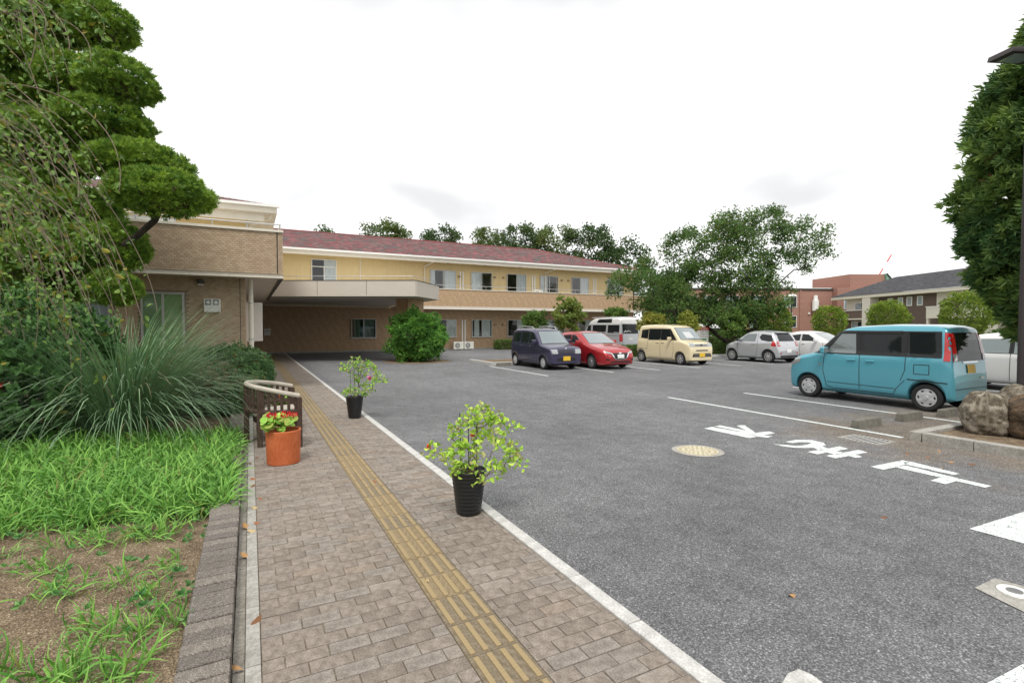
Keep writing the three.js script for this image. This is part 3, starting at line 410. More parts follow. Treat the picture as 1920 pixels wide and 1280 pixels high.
// projecting sign, mailbox, meter boxes, air-conditioner units
{
  const s = thing('signboard', 'blank white projecting signboard behind the drainpipe at the wing corner', 'sign', [0.14, 1.2, -19.5]);
  part(s, 'board', rbox(0.5, 1.32, 0.08, 0.01), M.white); part(s, 'bracket', merge([box(0.26, 0.03, 0.03, -0.12, 1.33, 0), box(0.26, 0.03, 0.03, -0.12, -0.031, 0)]), M.steel);
  const mb = thing('mailbox', 'small white mailbox on the dark tiled wall under the canopy', 'mailbox', [0.95, 1.15, -34.9]);
  part(mb, 'body', rbox(0.36, 0.34, 0.2, 0.02), M.white); part(mb, 'lid', rbox(0.38, 0.08, 0.23, 0.02, 0, 0.345, 0.01), M.white); part(mb, 'slot', box(0.26, 0.025, 0.01, 0, 0.26, 0.102), M.black);
  const mt = thing('meter_box', 'white twin electricity meter box on the tiled wing wall', 'meter', [-0.84, 2.06, -14.93]);
  part(mt, 'case', rbox(0.36, 0.34, 0.12, 0.015), M.white); for (const x of [-0.085, 0.085]) { const w = part(mt, 'meter_window', rbox(0.13, 0.14, 0.01, 0.004, x, 0.18, 0.062), phy({ color: lin(0.2, 0.24, 0.25), roughness: 0.1, clearcoat: 1 })); part(w, 'dial', cyl(0.04, 0.04, 0.004, 0, 0, 0).rotateX(Math.PI / 2).translate(x, 0.25, 0.069), M.plate); }
  const acUnit = (x, y, z, label) => { const a = thing('air_conditioner', label, 'air conditioner', [x, y, z], 0, 'outdoor air-conditioner units');
    part(a, 'case', rbox(0.74, 0.54, 0.28, 0.02, 0, 0.06), std({ map: grainTex(160, [222, 220, 210], 8, 1), roughness: 0.5 })); part(a, 'fan_opening', cyl(0.2, 0.2, 0.006, 0, 0, 0, 28).rotateX(Math.PI / 2).translate(-0.1, 0.33, 0.139), M.dark);
    const ring = []; for (const q of [0.07, 0.13, 0.19]) ring.push(new THREE.TorusGeometry(q, 0.007, 5, 26).translate(-0.1, 0.33, 0.15)); for (let i = 0; i < 6; i++) ring.push(box(0.4, 0.008, 0.006).translate(0, -0.004, 0).rotateZ(i * Math.PI / 6).translate(-0.1, 0.33, 0.15)); part(a, 'fan_guard', merge(ring), M.plate);
    for (const q of [-0.25, 0.25]) part(a, 'foot', box(0.06, 0.06, 0.3, q, 0, 0), M.concrete); };
  acUnit(13.46, 0, -34.55, 'cream air-conditioner unit on the ground by the tiled wall, nearer the round bush'); acUnit(14.26, 0, -34.55, 'cream air-conditioner unit on the ground by the tiled wall, farther from the round bush');
  acUnit(19.95, 3.93, -34.2, 'air-conditioner unit on the upstairs balcony behind the parapet');
}
// far buildings
function farWindow(parent, x, y, w, h, z, mat = M.paneDark) { const f = part(parent, 'window', merge([span(x - w / 2 - 0.08, x + w / 2 + 0.08, y - 0.08, y, z, z + 0.08), span(x - w / 2 - 0.08, x + w / 2 + 0.08, y + h, y + h + 0.08, z, z + 0.08), span(x - w / 2 - 0.08, x - w / 2, y, y + h, z, z + 0.08), span(x + w / 2, x + w / 2 + 0.08, y, y + h, z, z + 0.08), span(x - 0.03, x + 0.03, y, y + h, z + 0.01, z + 0.06)]), M.white); part(f, 'pane', span(x - w / 2, x - 0.03, y, y + h, z + 0.004, z + 0.03), M.paneLight); part(f, 'pane', span(x + 0.03, x + w / 2, y, y + h, z + 0.004, z + 0.03), mat); return f; }
{ // red brick three-storey block: local x along the facade, faces local +z
  const o = atDepth(1560, 612, 84), b = thing('brick_block', 'reddish brick three-storey block with green metal roof in the distance', 'building', [o.x, 0, o.z], -YAW + 0.06);
  part(b, 'wall', span(-27, 0, 0, 7.7, -12, 0), M.brickRed); part(b, 'parapet', span(-27.2, 0.1, 7.7, 7.95, -12, 0.15), M.dark); part(b, 'roof_ledge', span(-27.2, 0.1, 7.951, 8.1, -12, -0.3), M.white);
  part(b, 'wall', span(0.02, 9.5, 0, 8.05, -12, 1.2), M.brickRed); part(b, 'upper_wall', span(2.6, 8.5, 8.05, 10.3, -9, 0.6), M.brickRed);
  const rf = new THREE.Shape([[0, 0], [3.2, 0], [0, 3.4]].map((p) => new THREE.Vector2(...p))); part(b, 'roof', new THREE.ExtrudeGeometry(rf, { depth: 10, bevelEnabled: false }).translate(8.52, 7.0, -9), M.greenRoof); part(b, 'roof', span(8.5, 15, 5.5, 7.6, -11, -4), M.greenRoof); part(b, 'roof_edge', bar(V(8.5, 10.4, 1.1), V(11.7, 7.0, 1.1), 0.09), M.dark);
  part(b, 'string_course', span(0.02, 9.5, 3.9, 4.02, 1.2, 1.26), M.brickRed); part(b, 'downpipe', span(-5.6, -5.4, 0, 7.7, 0.004, 0.15), M.brickRed);
  for (const y of [1.6, 4.9]) for (const x of [-24, -20.5, -17, -12.8, -7.2]) farWindow(b, x, y, x === -12.8 ? 2.4 : 2.1, 1.8, 0);
  farWindow(b, -2.4, 1.6, 1.2, 1.8, 0); farWindow(b, 2.5, 4.6, 2.6, 2.1, 1.2); const pv = part(b, 'wall_tank', cyl(0.5, 0.5, 1.7, -3.2, 4.3, 0.5, 16), M.white); part(pv, 'tank_cap', cyl(0.35, 0.28, 0.8, -3.2, 6, 0.5, 16), M.white);
  for (const x of [-10, -7, -4]) part(b, 'vent_hood', rbox(0.3, 0.3, 0.2, 0.05, x, 3.7, 0.1), M.white);
}
{ // apartments with a dark roof, facade runs nearly away from the camera
  const far = atDepth(1579, 612, 80), near = atDepth(1850, 612, 56), dx = near.x - far.x, dz = near.z - far.z, L = Math.hypot(dx, dz);
  const b = thing('apartment_house', 'two-storey apartment house with dark slate roof, brown walls and pale balconies', 'building', [far.x, 0, far.z], Math.atan2(-dz, dx));
  const X1 = L + 14; part(b, 'wall', span(1, X1, 0, 5.85, -9, 0), M.brownWall);
  part(b, 'eave', span(-0.8, X1 + 1, 5.85, 6.25, -10, 1.3), M.fascia);
  part(b, 'roof', merge([quad([-0.9, 6.26, 1.4], [X1 + 1, 6.26, 1.4], [X1 - 5, 9.0, -4.4], [5.2, 9.0, -4.4]), quad([-0.9, 6.26, -10.2], [-0.9, 6.26, 1.4], [5.2, 9.0, -4.4], [5.2, 9.0, -4.41])]), M.slate);
  for (const [x0, x1, m] of [[1, 6.2, M.brownWall], [17.5, 25, M.paleWall], [34, 41, M.paleWall]]) {
    part(b, 'recess_wall', span(x0, x1, 2.9, 5.84, 0.004, 0.02), M.paleWall); part(b, 'balcony_floor', span(x0, x1, 2.7, 2.9, 0.021, 1.3), M.paleWall);
    const bp = part(b, 'balcony_parapet', span(x0, x1, 2.9, 4.05, 1.15, 1.3), m); part(bp, 'cap', span(x0 - 0.05, x1 + 0.05, 4.052, 4.15, 1.1, 1.36), M.white); part(b, 'balcony_end', span(x1 - 0.2, x1, 2.901, 4.05, 0.022, 1.149), m);
    part(b, 'pillar', span(x1, x1 + 1.6, 0, 5.84, 0.021, 1.25), M.paleWall); farWindow(b, (x0 + x1) / 2 + 0.7, 3.2, 2.4, 2.0, 0.021); farWindow(b, (x0 + x1) / 2, 0.3, 2.4, 2.1, 0.004);
    part(b, 'pillar', span(x0, x0 + 0.3, 0, 2.69, 1.0, 1.25), M.paleWall);
  }
  for (const x of [10, 11.8, 13.3, 15]) { const f = part(b, 'window', span(x - 0.45, x + 0.45, 4.4, 5.6, 0.004, 0.05), M.white); part(f, 'pane', span(x - 0.32, x + 0.32, 4.5, 5.5, 0.051, 0.06), M.paneLight); }
  for (const x of [29, 31.5, 44]) farWindow(b, x, 4.2, 1.6, 1.4, 0.004);
  part(b, 'porch_roof', span(26.5, 34, 2.72, 2.86, 0.021, 1.4), M.paleWall);
}
{ const p = atDepth(1634, 560, 320), c = thing('tower_crane', 'thin red and white crane jib rising far behind the roofs', 'crane', [p.x, 0, p.z], -YAW); const seg = []; for (let i = 0; i < 7; i++) part(c, 'jib_section', bar(V(-6 + i * 2.6, 16 + i * 4.4, 0), V(-3.4 + i * 2.6, 20.4 + i * 4.4, 0), 0.35, 0.3), i % 2 ? M.white : M.redPaint); part(c, 'mast', bar(V(-6, 0, 0), V(-6, 16.2, 0), 0.7), M.white); }

// ---------- cars ----------
function lerpTable(t) { return (s) => { if (s <= t[0][0]) return t[0][1]; for (let i = 1; i < t.length; i++) if (s <= t[i][0]) { const [a, p] = t[i - 1], [b, q] = t[i]; return p + (q - p) * (s - a) / (b - a); } return t[t.length - 1][1]; }; }
const carGlass = phy({ color: lin(0.014, 0.017, 0.018), roughness: 0.03, ior: 1.45, specularIntensity: 0.75 });
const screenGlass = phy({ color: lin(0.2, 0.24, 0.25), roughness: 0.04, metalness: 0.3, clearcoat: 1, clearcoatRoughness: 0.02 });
const lampClear = phy({ color: lin(0.36, 0.38, 0.38), roughness: 0.1, metalness: 0.25, clearcoat: 1 });
const lampRed = phy({ color: lin(0.5, 0.012, 0.012), roughness: 0.12, clearcoat: 1 });
const trimBlack = std({ color: lin(0.014, 0.014, 0.015), roughness: 0.5 });
const seamMat = std({ color: lin(0.03, 0.03, 0.032), roughness: 0.8 });
const rubber = std({ color: lin(0.018, 0.018, 0.019), roughness: 0.85 });
const chrome = std({ color: lin(0.72, 0.72, 0.73), roughness: 0.12, metalness: 1 });
const rimSilver = std({ color: lin(0.6, 0.6, 0.61), roughness: 0.28, metalness: 0.75 });
const capSilver = std({ color: lin(0.56, 0.57, 0.59), roughness: 0.32, metalness: 0.4 });
const wheelGeo = {};
function wheelParts(R, style) {
  const k = R + style; if (wheelGeo[k]) return wheelGeo[k];
  const w = 0.165, rr = R * 0.66, pr = [[rr, -w / 2 + 0.012], [R - 0.03, -w / 2], [R - 0.006, -w / 2 + 0.025], [R, 0], [R - 0.006, w / 2 - 0.025], [R - 0.03, w / 2], [rr, w / 2 - 0.012], [rr - 0.012, w / 2 - 0.03], [rr - 0.012, -w / 2 + 0.02], [rr, -w / 2 + 0.012]].map((p) => new THREE.Vector2(...p));
  const tyre = new THREE.LatheGeometry(pr, 36).rotateX(Math.PI / 2);
  const sh = new THREE.Shape(); sh.absarc(0, 0, rr - 0.004, 0, Math.PI * 2);
  const n = style === 'cap' ? 6 : style === 'ten' ? 9 : 7, i0 = style === 'cap' ? 0.66 : 0.3, i1 = style === 'cap' ? 0.87 : 0.9, half = style === 'cap' ? 0.24 : Math.PI / n * 0.66;
  for (let i = 0; i < n; i++) { const a = i / n * Math.PI * 2, h = new THREE.Path(), q = (r, d) => [Math.cos(a + d) * r * rr, Math.sin(a + d) * r * rr]; h.moveTo(...q(i0, style === 'cap' ? half * 0.8 : half * 0.35)); h.lineTo(...q(i1, half)); h.lineTo(...q(i1 + 0.02, 0)); h.lineTo(...q(i1, -half)); h.lineTo(...q(i0, style === 'cap' ? -half * 0.8 : -half * 0.35)); sh.holes.push(h); }
  const rim = toCreasedNormals(new THREE.ExtrudeGeometry(sh, { depth: 0.014, bevelSize: 0.005, bevelThickness: 0.006, bevelSegments: 2, curveSegments: 40 }).translate(0, 0, w / 2 - 0.035), 0.5);
  const hub = merge([cyl(rr * 0.24, rr * 0.2, 0.02, 0, 0, 0, 20).rotateX(Math.PI / 2).translate(0, 0, w / 2 - 0.016)]);
  const disc = cyl(rr - 0.014, rr - 0.014, 0.03, 0, 0, 0, 28).rotateX(Math.PI / 2).translate(0, 0, w / 2 - 0.075);
  return (wheelGeo[k] = { tyre, rim, hub, disc });
}
function makeCar(o) {
  const { L, W } = o, top0 = lerpTable(o.top), sm = o.smooth ?? 0.05, hw = W / 2, belt = o.belt, clr = o.clearance ?? 0.2, rt = o.round ?? 0.09, tum = o.tumble ?? 0.16, wr = o.wheelR, ar = wr + 0.05;
  const top = (s) => { let a = 0; for (const d of [-1, -0.5, 0, 0.5, 1]) a += top0(clamp(s + d * Math.min(sm, s, L - s), 0, L)); return a / 5; };
  const arch = (s) => { let y = 0; for (const c of o.axles) { const d = s - c; if (Math.abs(d) < ar) y = Math.max(y, wr + Math.sqrt(ar * ar - d * d) - 0.012); } return y; };
  const bot0 = (s) => clr + (o.bumperRise ?? 0.06) * (Math.pow(clamp(1 - s / 0.25, 0, 1), 2) + Math.pow(clamp(1 - (L - s) / 0.3, 0, 1), 2));
  const bot = (s) => Math.max(bot0(s), arch(s));
  const pf = o.noseTaper ?? 0.1, pr = o.tailTaper ?? 0.06, fl = o.noseLen ?? 0.5, rl = o.tailLen ?? 0.45;
  const plan = (s) => { const a = clamp(1 - s / fl, 0, 1), b = clamp(1 - (L - s) / rl, 0, 1), e0 = clamp(1 - s / 0.07, 0, 1), e1 = clamp(1 - (L - s) / 0.06, 0, 1); return 1 - pf * Math.pow(a, 2.4) - pr * Math.pow(b, 2.4) - 0.06 * e0 * e0 - 0.045 * e1 * e1; };
  const half = (s, y) => {
    const t = top(s); let w = hw * plan(s);
    if (y > belt) w -= tum * (y - belt) + 0.02 * Math.min(1, (y - belt) / 0.08);
    else { const q = (belt - y) / (belt - clr); w -= 0.03 * q * q - (o.bulge ?? 0.012) * Math.sin(Math.PI * clamp(q, 0, 1)); if (y < clr + 0.14) w -= 0.03 * Math.pow(1 - (y - clr) / 0.14, 2); }
    if (o.flare) for (const c of o.axles) w += o.flare * Math.exp(-Math.pow((s - c) / 0.38, 2) * 1.6) * clamp(1 - Math.abs(y - wr * 1.5) / 0.4, 0, 1);
    const r = Math.min(rt, (t - bot(s)) * 0.45), d = y - (t - r); if (d > 0) w -= r * (1 - Math.sqrt(Math.max(0, 1 - d * d / (r * r))));
    return Math.max(0.05, w);
  };
  const crown = (s) => o.crown ?? 0.03;
  const topAt = (s, z) => { const wi = half(s, top(s)); return top(s) + crown(s) * (1 - Math.min(1, (z / wi) ** 2)); };
  const ss = new Set(); for (let s = 0; s <= L; s += 0.045) ss.add(+s.toFixed(4)); for (const s of [0.006, 0.015, 0.03, 0.05, 0.07, L - 0.006, L - 0.015, L - 0.03, L - 0.05, L]) ss.add(s);
  for (const c of o.axles) for (let a = 0; a <= 24; a++) ss.add(+(c + ar * Math.cos(a / 24 * Math.PI) * (a === 0 || a === 24 ? 1.004 : 1)).toFixed(4));
  const st = [...ss].filter((s) => s >= 0 && s <= L).sort((a, b) => a - b), NS = 16, NT = 6, ring = 2 * (NS + 1) + 2 * NT - 1 + 1, pos = [], idx = [];
  const X = (s) => L / 2 - s;
  for (const s of st) { const b = bot(s), t = top(s), pts = []; for (let i = 0; i <= NS; i++) { const q = i / NS, y = b + (t - b) * (q < 0.7 ? q * 1.12 : 0.784 + 0.216 * Math.sin((q - 0.7) / 0.3 * Math.PI / 2)); pts.push([y, half(s, Math.min(y, t))]); }
    for (const [y, z] of pts) pos.push(X(s), y, z); const wi = pts[NS][1]; for (let i = 1; i < 2 * NT; i++) { const z = wi * (1 - i / NT); pos.push(X(s), topAt(s, z), z); } for (let i = NS; i >= 0; i--) pos.push(X(s), pts[i][0], -pts[i][1]); }
  const N = 2 * (NS + 1) + 2 * NT - 1;
  for (let i = 0; i + 1 < st.length; i++) for (let k = 0; k < N; k++) { const k2 = (k + 1) % N, a = i * N + k, b = i * N + k2, c = a + N, d = b + N; idx.push(a, b, c, b, d, c); }
  for (const [i, flip] of [[0, 0], [st.length - 1, 1]]) { const base = pos.length / 3; let cy = 0; for (let k = 0; k < N; k++) cy += pos[(i * N + k) * 3 + 1] / N; pos.push(pos[i * N * 3], cy, 0); for (let k = 0; k < N; k++) pos.push(pos[(i * N + k) * 3], pos[(i * N + k) * 3 + 1], pos[(i * N + k) * 3 + 2]); for (let k = 0; k < N; k++) { const a = base + 1 + k, b = base + 1 + (k + 1) % N; flip ? idx.push(base, a, b) : idx.push(base, b, a); } }
  const body = new THREE.BufferGeometry(); body.setAttribute('position', new THREE.Float32BufferAttribute(pos, 3)); body.setAttribute('uv', new THREE.Float32BufferAttribute(new Float32Array(pos.length / 3 * 2), 2)); body.setIndex(idx); body.computeVertexNormals();
  // patches that follow the body surface
  const subdiv = (poly, f) => { const v2 = poly.map((p) => new THREE.Vector2(...p)); let tris = THREE.ShapeUtils.triangulateShape(v2, []).map((t) => t.map((i) => [v2[i].x, v2[i].y])); const out = [];
    const go = (t) => { const e = [0, 1, 2].map((i) => Math.hypot(t[i][0] - t[(i + 1) % 3][0], t[i][1] - t[(i + 1) % 3][1])), m = Math.max(...e); if (m < 0.07) { out.push(t); return; } const i = e.indexOf(m), a = t[i], b = t[(i + 1) % 3], c = t[(i + 2) % 3], md = [(a[0] + b[0]) / 2, (a[1] + b[1]) / 2]; go([a, md, c]); go([md, b, c]); };
    tris.forEach(go); const g = new THREE.BufferGeometry(); g.setAttribute('position', new THREE.Float32BufferAttribute(out.flat().flatMap(f), 3)); g.setAttribute('uv', new THREE.Float32BufferAttribute(out.flat().flatMap((p) => p), 2)); return g; };
  const smoothN = (g) => { g.computeVertexNormals(); return toCreasedNormals(g, 0.9); };
  const side = (poly, sgn, off = 0.006) => smoothN(subdiv(sgn > 0 ? poly : [...poly].reverse(), ([s, y]) => [X(s), y, sgn * (half(s, y) + off)]));
  const hit = (y, z, front) => { const inside = (s) => { const t = top(s); if (y < bot0(s)) return false; const wi = half(s, t); return Math.abs(z) <= wi ? y <= topAt(s, z) : y <= t && Math.abs(z) <= half(s, y); }; let lo = 0; for (let d = 0; d <= 2.2; d += 0.02) { const s = front ? d : L - d; if (inside(s)) { if (d === 0) return s; let a = d - 0.02, b = d; for (let i = 0; i < 8; i++) { const m = (a + b) / 2; inside(front ? m : L - m) ? b = m : a = m; } return front ? b : L - b; } } return front ? 2.2 : L - 2.2; };
  const end = (poly, front, off = 0.008) => smoothN(subdiv(front ? [...poly].map(([z, y]) => [z, y]) : poly, ([z, y]) => { const s = hit(y, z, front); return [X(s) + (front ? off : -off), y, front ? z : z]; }));
  const both = (fn) => { for (const sgn of [1, -1]) fn(sgn); };
  const car = thing(o.name, o.label, o.category || 'car', o.pos, o.turn);
  const paint = o.paint, bd = part(car, 'body', body, paint);
  part(car, 'underbody', rbox(L - 0.5, 0.34, W - 0.42, 0.04, 0, clr - 0.03, 0, 1), trimBlack);
  for (const w of o.sideWindows || []) both((s) => part(car, 'side_window', side(w.poly, s, 0.006), w.mat || carGlass));
  for (const p of o.pillars || []) both((s) => part(car, 'pillar_trim', side(p, s, 0.004), trimBlack));
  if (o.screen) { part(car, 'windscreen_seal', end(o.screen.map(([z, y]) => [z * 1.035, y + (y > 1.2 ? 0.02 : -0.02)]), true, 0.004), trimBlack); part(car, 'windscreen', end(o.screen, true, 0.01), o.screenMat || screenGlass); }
  if (o.rearScreen) part(car, 'rear_window', end(o.rearScreen, false), o.rearMat || carGlass);
  for (const q of o.front || []) part(car, q.name, end(q.poly, true, q.off ?? 0.01), q.mat); for (const q of o.front || []) if (q.mirror) part(car, q.name, end(q.poly.map(([z, y]) => [-z, y]).reverse(), true, q.off ?? 0.01), q.mat);
  for (const q of o.rear || []) { part(car, q.name, end(q.poly, false, q.off ?? 0.01), q.mat); if (q.mirror) part(car, q.name, end(q.poly.map(([z, y]) => [-z, y]).reverse(), false, q.off ?? 0.01), q.mat); }
  for (const q of o.sides || []) both((s) => part(car, q.name, side(q.poly, s, q.off ?? 0.007), q.mat));
  const thin = (a, b, w) => { const dx = b[0] - a[0], dy = b[1] - a[1], l = Math.hypot(dx, dy), nx = -dy / l * w / 2, ny = dx / l * w / 2; return [[a[0] + nx, a[1] + ny], [b[0] + nx, b[1] + ny], [b[0] - nx, b[1] - ny], [a[0] - nx, a[1] - ny]]; };
  both((s) => { const gs = []; for (const line of o.seams || []) for (let i = 0; i + 1 < line.length; i++) gs.push(side(thin(line[i], line[i + 1], 0.012), s, 0.004)); if (gs.length) part(car, 'door_seams', merge(gs), seamMat); });
  for (const [s, y] of o.handles || []) both((g) => { part(car, 'door_handle', rbox(0.17, 0.035, 0.03, 0.012, X(s), y, g * (half(s, y) + 0.012)), o.handleMat || paint); });
  if (o.mirror) both((g) => { const [s, y] = o.mirror, m = part(car, 'wing_mirror', rbox(0.11, 0.15, 0.2, 0.035, X(s), y, g * (half(s, y) + 0.11)), o.mirrorMat || paint); part(m, 'mirror_glass', rbox(0.006, 0.11, 0.15, 0.003, X(s) - 0.056, y + 0.02, g * (half(s, y) + 0.115), 1), chrome); });
  const wp = wheelParts(wr, o.wheel || 'seven');
  for (const a of o.axles) both((g) => { const z = g * (hw - 0.095), w = part(car, 'wheel', wp.tyre, rubber); w.position.set(X(a), wr, z); if (g < 0) w.rotation.y = Math.PI; part(w, 'rim', wp.rim, o.wheel === 'cap' ? capSilver : rimSilver); part(w, 'hub_cap', wp.hub, o.wheel === 'cap' ? capSilver : rimSilver); part(w, 'brake_disc', wp.disc, trimBlack); });
  o.extra?.(car, { X, half, top, side, end, hit, topAt });
  return car;
}
const rect = (z0, z1, y0, y1) => [[z0, y0], [z1, y0], [z1, y1], [z0, y1]];
const metallic = (r, g, b, m = 0.25) => phy({ color: lin(r, g, b), roughness: 0.34, metalness: m, clearcoat: 1, clearcoatRoughness: 0.04 });
const TO_CAM = -Math.PI / 2, AWAY = Math.PI / 2;
// turquoise tall kei van, tail towards the camera
makeCar({ name: 'kei_van', label: 'turquoise tall boxy van parked beside the rocks', category: 'car', pos: [12.72, 0, -6.42], turn: AWAY, L: 3.4, W: 1.475, belt: 1.06, wheelR: 0.275, clearance: 0.2, axles: [0.55, 2.95], wheel: 'cap', tumble: 0.13, round: 0.1, noseTaper: 0.16, tailTaper: 0.05, smooth: 0.07,
  paint: metallic(0.1, 0.39, 0.49), top: [[0, 0.55], [0.03, 0.72], [0.12, 0.92], [0.3, 1.0], [0.62, 1.07], [0.7, 1.1], [1.1, 1.5], [1.25, 1.62], [1.5, 1.69], [2.2, 1.725], [3.0, 1.715], [3.22, 1.68], [3.3, 1.6], [3.34, 1.1], [3.37, 0.95], [3.4, 0.6]],
  screen: [[-0.58, 1.12], [0.58, 1.12], [0.5, 1.56], [-0.5, 1.56]], rearScreen: [[-0.6, 1.02], [0.6, 1.02], [0.62, 1.2], [0.52, 1.58], [-0.52, 1.58], [-0.62, 1.2]],
  sideWindows: [{ poly: [[0.96, 1.1], [1.62, 1.1], [1.58, 1.54], [1.28, 1.54]], mat: phy({ color: lin(0.16, 0.19, 0.19), roughness: 0.04, metalness: 0.2, clearcoat: 1 }) }, { poly: [[1.8, 1.1], [2.5, 1.1], [2.47, 1.52], [1.77, 1.54]] }, { poly: [[2.66, 1.09], [3.16, 1.09], [3.14, 1.57], [2.62, 1.58]] }, { poly: [[0.74, 1.1], [0.9, 1.1], [1.17, 1.48], [1.1, 1.44]] }],
  pillars: [[[0.66, 1.075], [3.2, 1.075], [3.16, 1.6], [1.3, 1.61], [1.12, 1.5]]],
  sides: [{ name: 'tail_lamp', poly: [[3.23, 1.03], [3.34, 1.02], [3.29, 1.56], [3.21, 1.59]], mat: lampRed, off: 0.012 }, { name: 'headlamp', poly: [[0.09, 0.74], [0.34, 0.84], [0.36, 0.96], [0.2, 0.93]], mat: lampClear }, { name: 'indicator', poly: rect(0.8, 0.87, 0.8, 0.83), mat: lampClear }, { name: 'sliding_rail', poly: [[2.62, 0.61], [3.3, 0.58], [3.3, 0.6], [2.62, 0.63]], mat: trimBlack }, { name: 'rain_visor', poly: [[1.2, 1.55], [2.5, 1.56], [2.5, 1.61], [1.27, 1.6]], mat: trimBlack, off: 0.02 }],
  rear: [{ name: 'tail_lamp', poly: [[0.52, 1.04], [0.69, 1.02], [0.6, 1.5], [0.56, 1.56], [0.47, 1.57]], mat: lampRed, mirror: true, off: 0.014 }, { name: 'reverse_lamp', poly: [[0.53, 1.04], [0.66, 1.03], [0.67, 1.16], [0.54, 1.17]], mat: lampClear, mirror: true, off: 0.02 }, { name: 'number_plate', poly: rect(-0.165, 0.165, 0.78, 0.95), mat: M.yellowPlate, off: 0.016 }, { name: 'handle_trim', poly: rect(-0.3, 0.3, 0.985, 1.01), mat: chrome, off: 0.014 }, { name: 'badge', poly: rect(0.36, 0.54, 0.66, 0.69), mat: chrome, off: 0.012 }, { name: 'bumper_seam', poly: rect(-0.66, 0.66, 0.47, 0.482), mat: seamMat, off: 0.006 }],
  seams: [[[0.93, 1.08], [0.9, 0.7], [0.98, 0.34], [1.12, 0.28]], [[1.7, 1.6], [1.7, 0.32]], [[2.6, 1.6], [2.58, 0.8], [2.5, 0.58]], [[2.58, 0.6], [2.42, 0.4], [2.36, 0.28]], [[1.12, 0.28], [2.36, 0.28]], [[1.0, 0.42], [2.4, 0.4]], [[2.74, 0.74], [3.0, 0.74], [3.0, 0.93], [2.74, 0.93], [2.74, 0.74]]],
  handles: [[1.53, 0.94], [1.92, 0.93]], mirror: [0.98, 1.08] });
// dark purple kei wagon facing the camera
makeCar({ name: 'kei_wagon', label: 'dark purple small upright wagon with yellow plate and roof rails', pos: [10.98, 0, -18.28], turn: TO_CAM, L: 3.4, W: 1.475, belt: 0.98, wheelR: 0.27, axles: [0.62, 2.98], wheel: 'cap', tumble: 0.17, noseTaper: 0.05, noseLen: 0.3, smooth: 0.05,
  paint: metallic(0.045, 0.04, 0.09, 0.35), top: [[0, 0.62], [0.04, 0.8], [0.1, 0.87], [0.75, 0.98], [0.82, 1.0], [1.35, 1.5], [1.55, 1.58], [2.2, 1.63], [3.0, 1.61], [3.2, 1.56], [3.3, 1.4], [3.36, 0.95], [3.4, 0.55]],
  screen: [[-0.62, 1.02], [0.62, 1.02], [0.5, 1.5], [-0.5, 1.5]], rearScreen: [[-0.55, 1.0], [0.55, 1.0], [0.5, 1.5], [-0.5, 1.5]],
  sideWindows: [{ poly: [[1.12, 1.02], [1.72, 1.02], [1.72, 1.47], [1.5, 1.46]] }, { poly: [[1.8, 1.02], [2.46, 1.02], [2.42, 1.48], [1.8, 1.48]] }, { poly: [[2.56, 1.04], [3.14, 1.06], [3.06, 1.44], [2.54, 1.47]] }],
  front: [{ name: 'headlamp', poly: [[0.4, 0.64], [0.68, 0.64], [0.68, 0.81], [0.42, 0.82]], mat: lampClear, mirror: true }, { name: 'grille', poly: [[-0.36, 0.66], [0.36, 0.66], [0.34, 0.79], [-0.34, 0.79]], mat: trimBlack }, { name: 'grille_bar', poly: rect(-0.35, 0.35, 0.715, 0.73), mat: metallic(0.09, 0.08, 0.15), off: 0.016 }, { name: 'badge', poly: rect(-0.04, 0.04, 0.83, 0.86), mat: chrome, off: 0.012 }, { name: 'bumper_intake', poly: rect(-0.42, 0.42, 0.36, 0.47), mat: trimBlack }, { name: 'number_plate', poly: rect(-0.165, 0.165, 0.37, 0.54), mat: M.yellowPlate, off: 0.02 }, { name: 'bumper_seam', poly: rect(-0.66, 0.66, 0.595, 0.607), mat: seamMat, off: 0.006 }],
  seams: [[[1.05, 0.98], [1.02, 0.6], [1.12, 0.3]], [[1.76, 1.5], [1.76, 0.3]], [[2.5, 1.48], [2.52, 0.8], [2.62, 0.62]], [[1.12, 0.28], [2.6, 0.28]]], handles: [[1.6, 0.87], [2.35, 0.87]], mirror: [1.12, 1.02],
  extra: (car, b) => { for (const g of [1, -1]) part(car, 'roof_rail', merge([pipe([[b.X(1.6), 1.58, g * 0.53], [b.X(1.75), 1.68, g * 0.54], [b.X(2.4), 1.71, g * 0.54], [b.X(3.0), 1.68, g * 0.53], [b.X(3.12), 1.58, g * 0.52]], 0.016)]), chrome); part(car, 'wiper', merge([pipe([[b.X(0.86), 1.045, 0.3], [b.X(0.85), 1.045, 0.0], [b.X(0.86), 1.045, -0.25]], 0.009), pipe([[b.X(0.86), 1.045, -0.2], [b.X(0.85), 1.045, -0.4], [b.X(0.87), 1.045, -0.55]], 0.009)]), trimBlack); } });
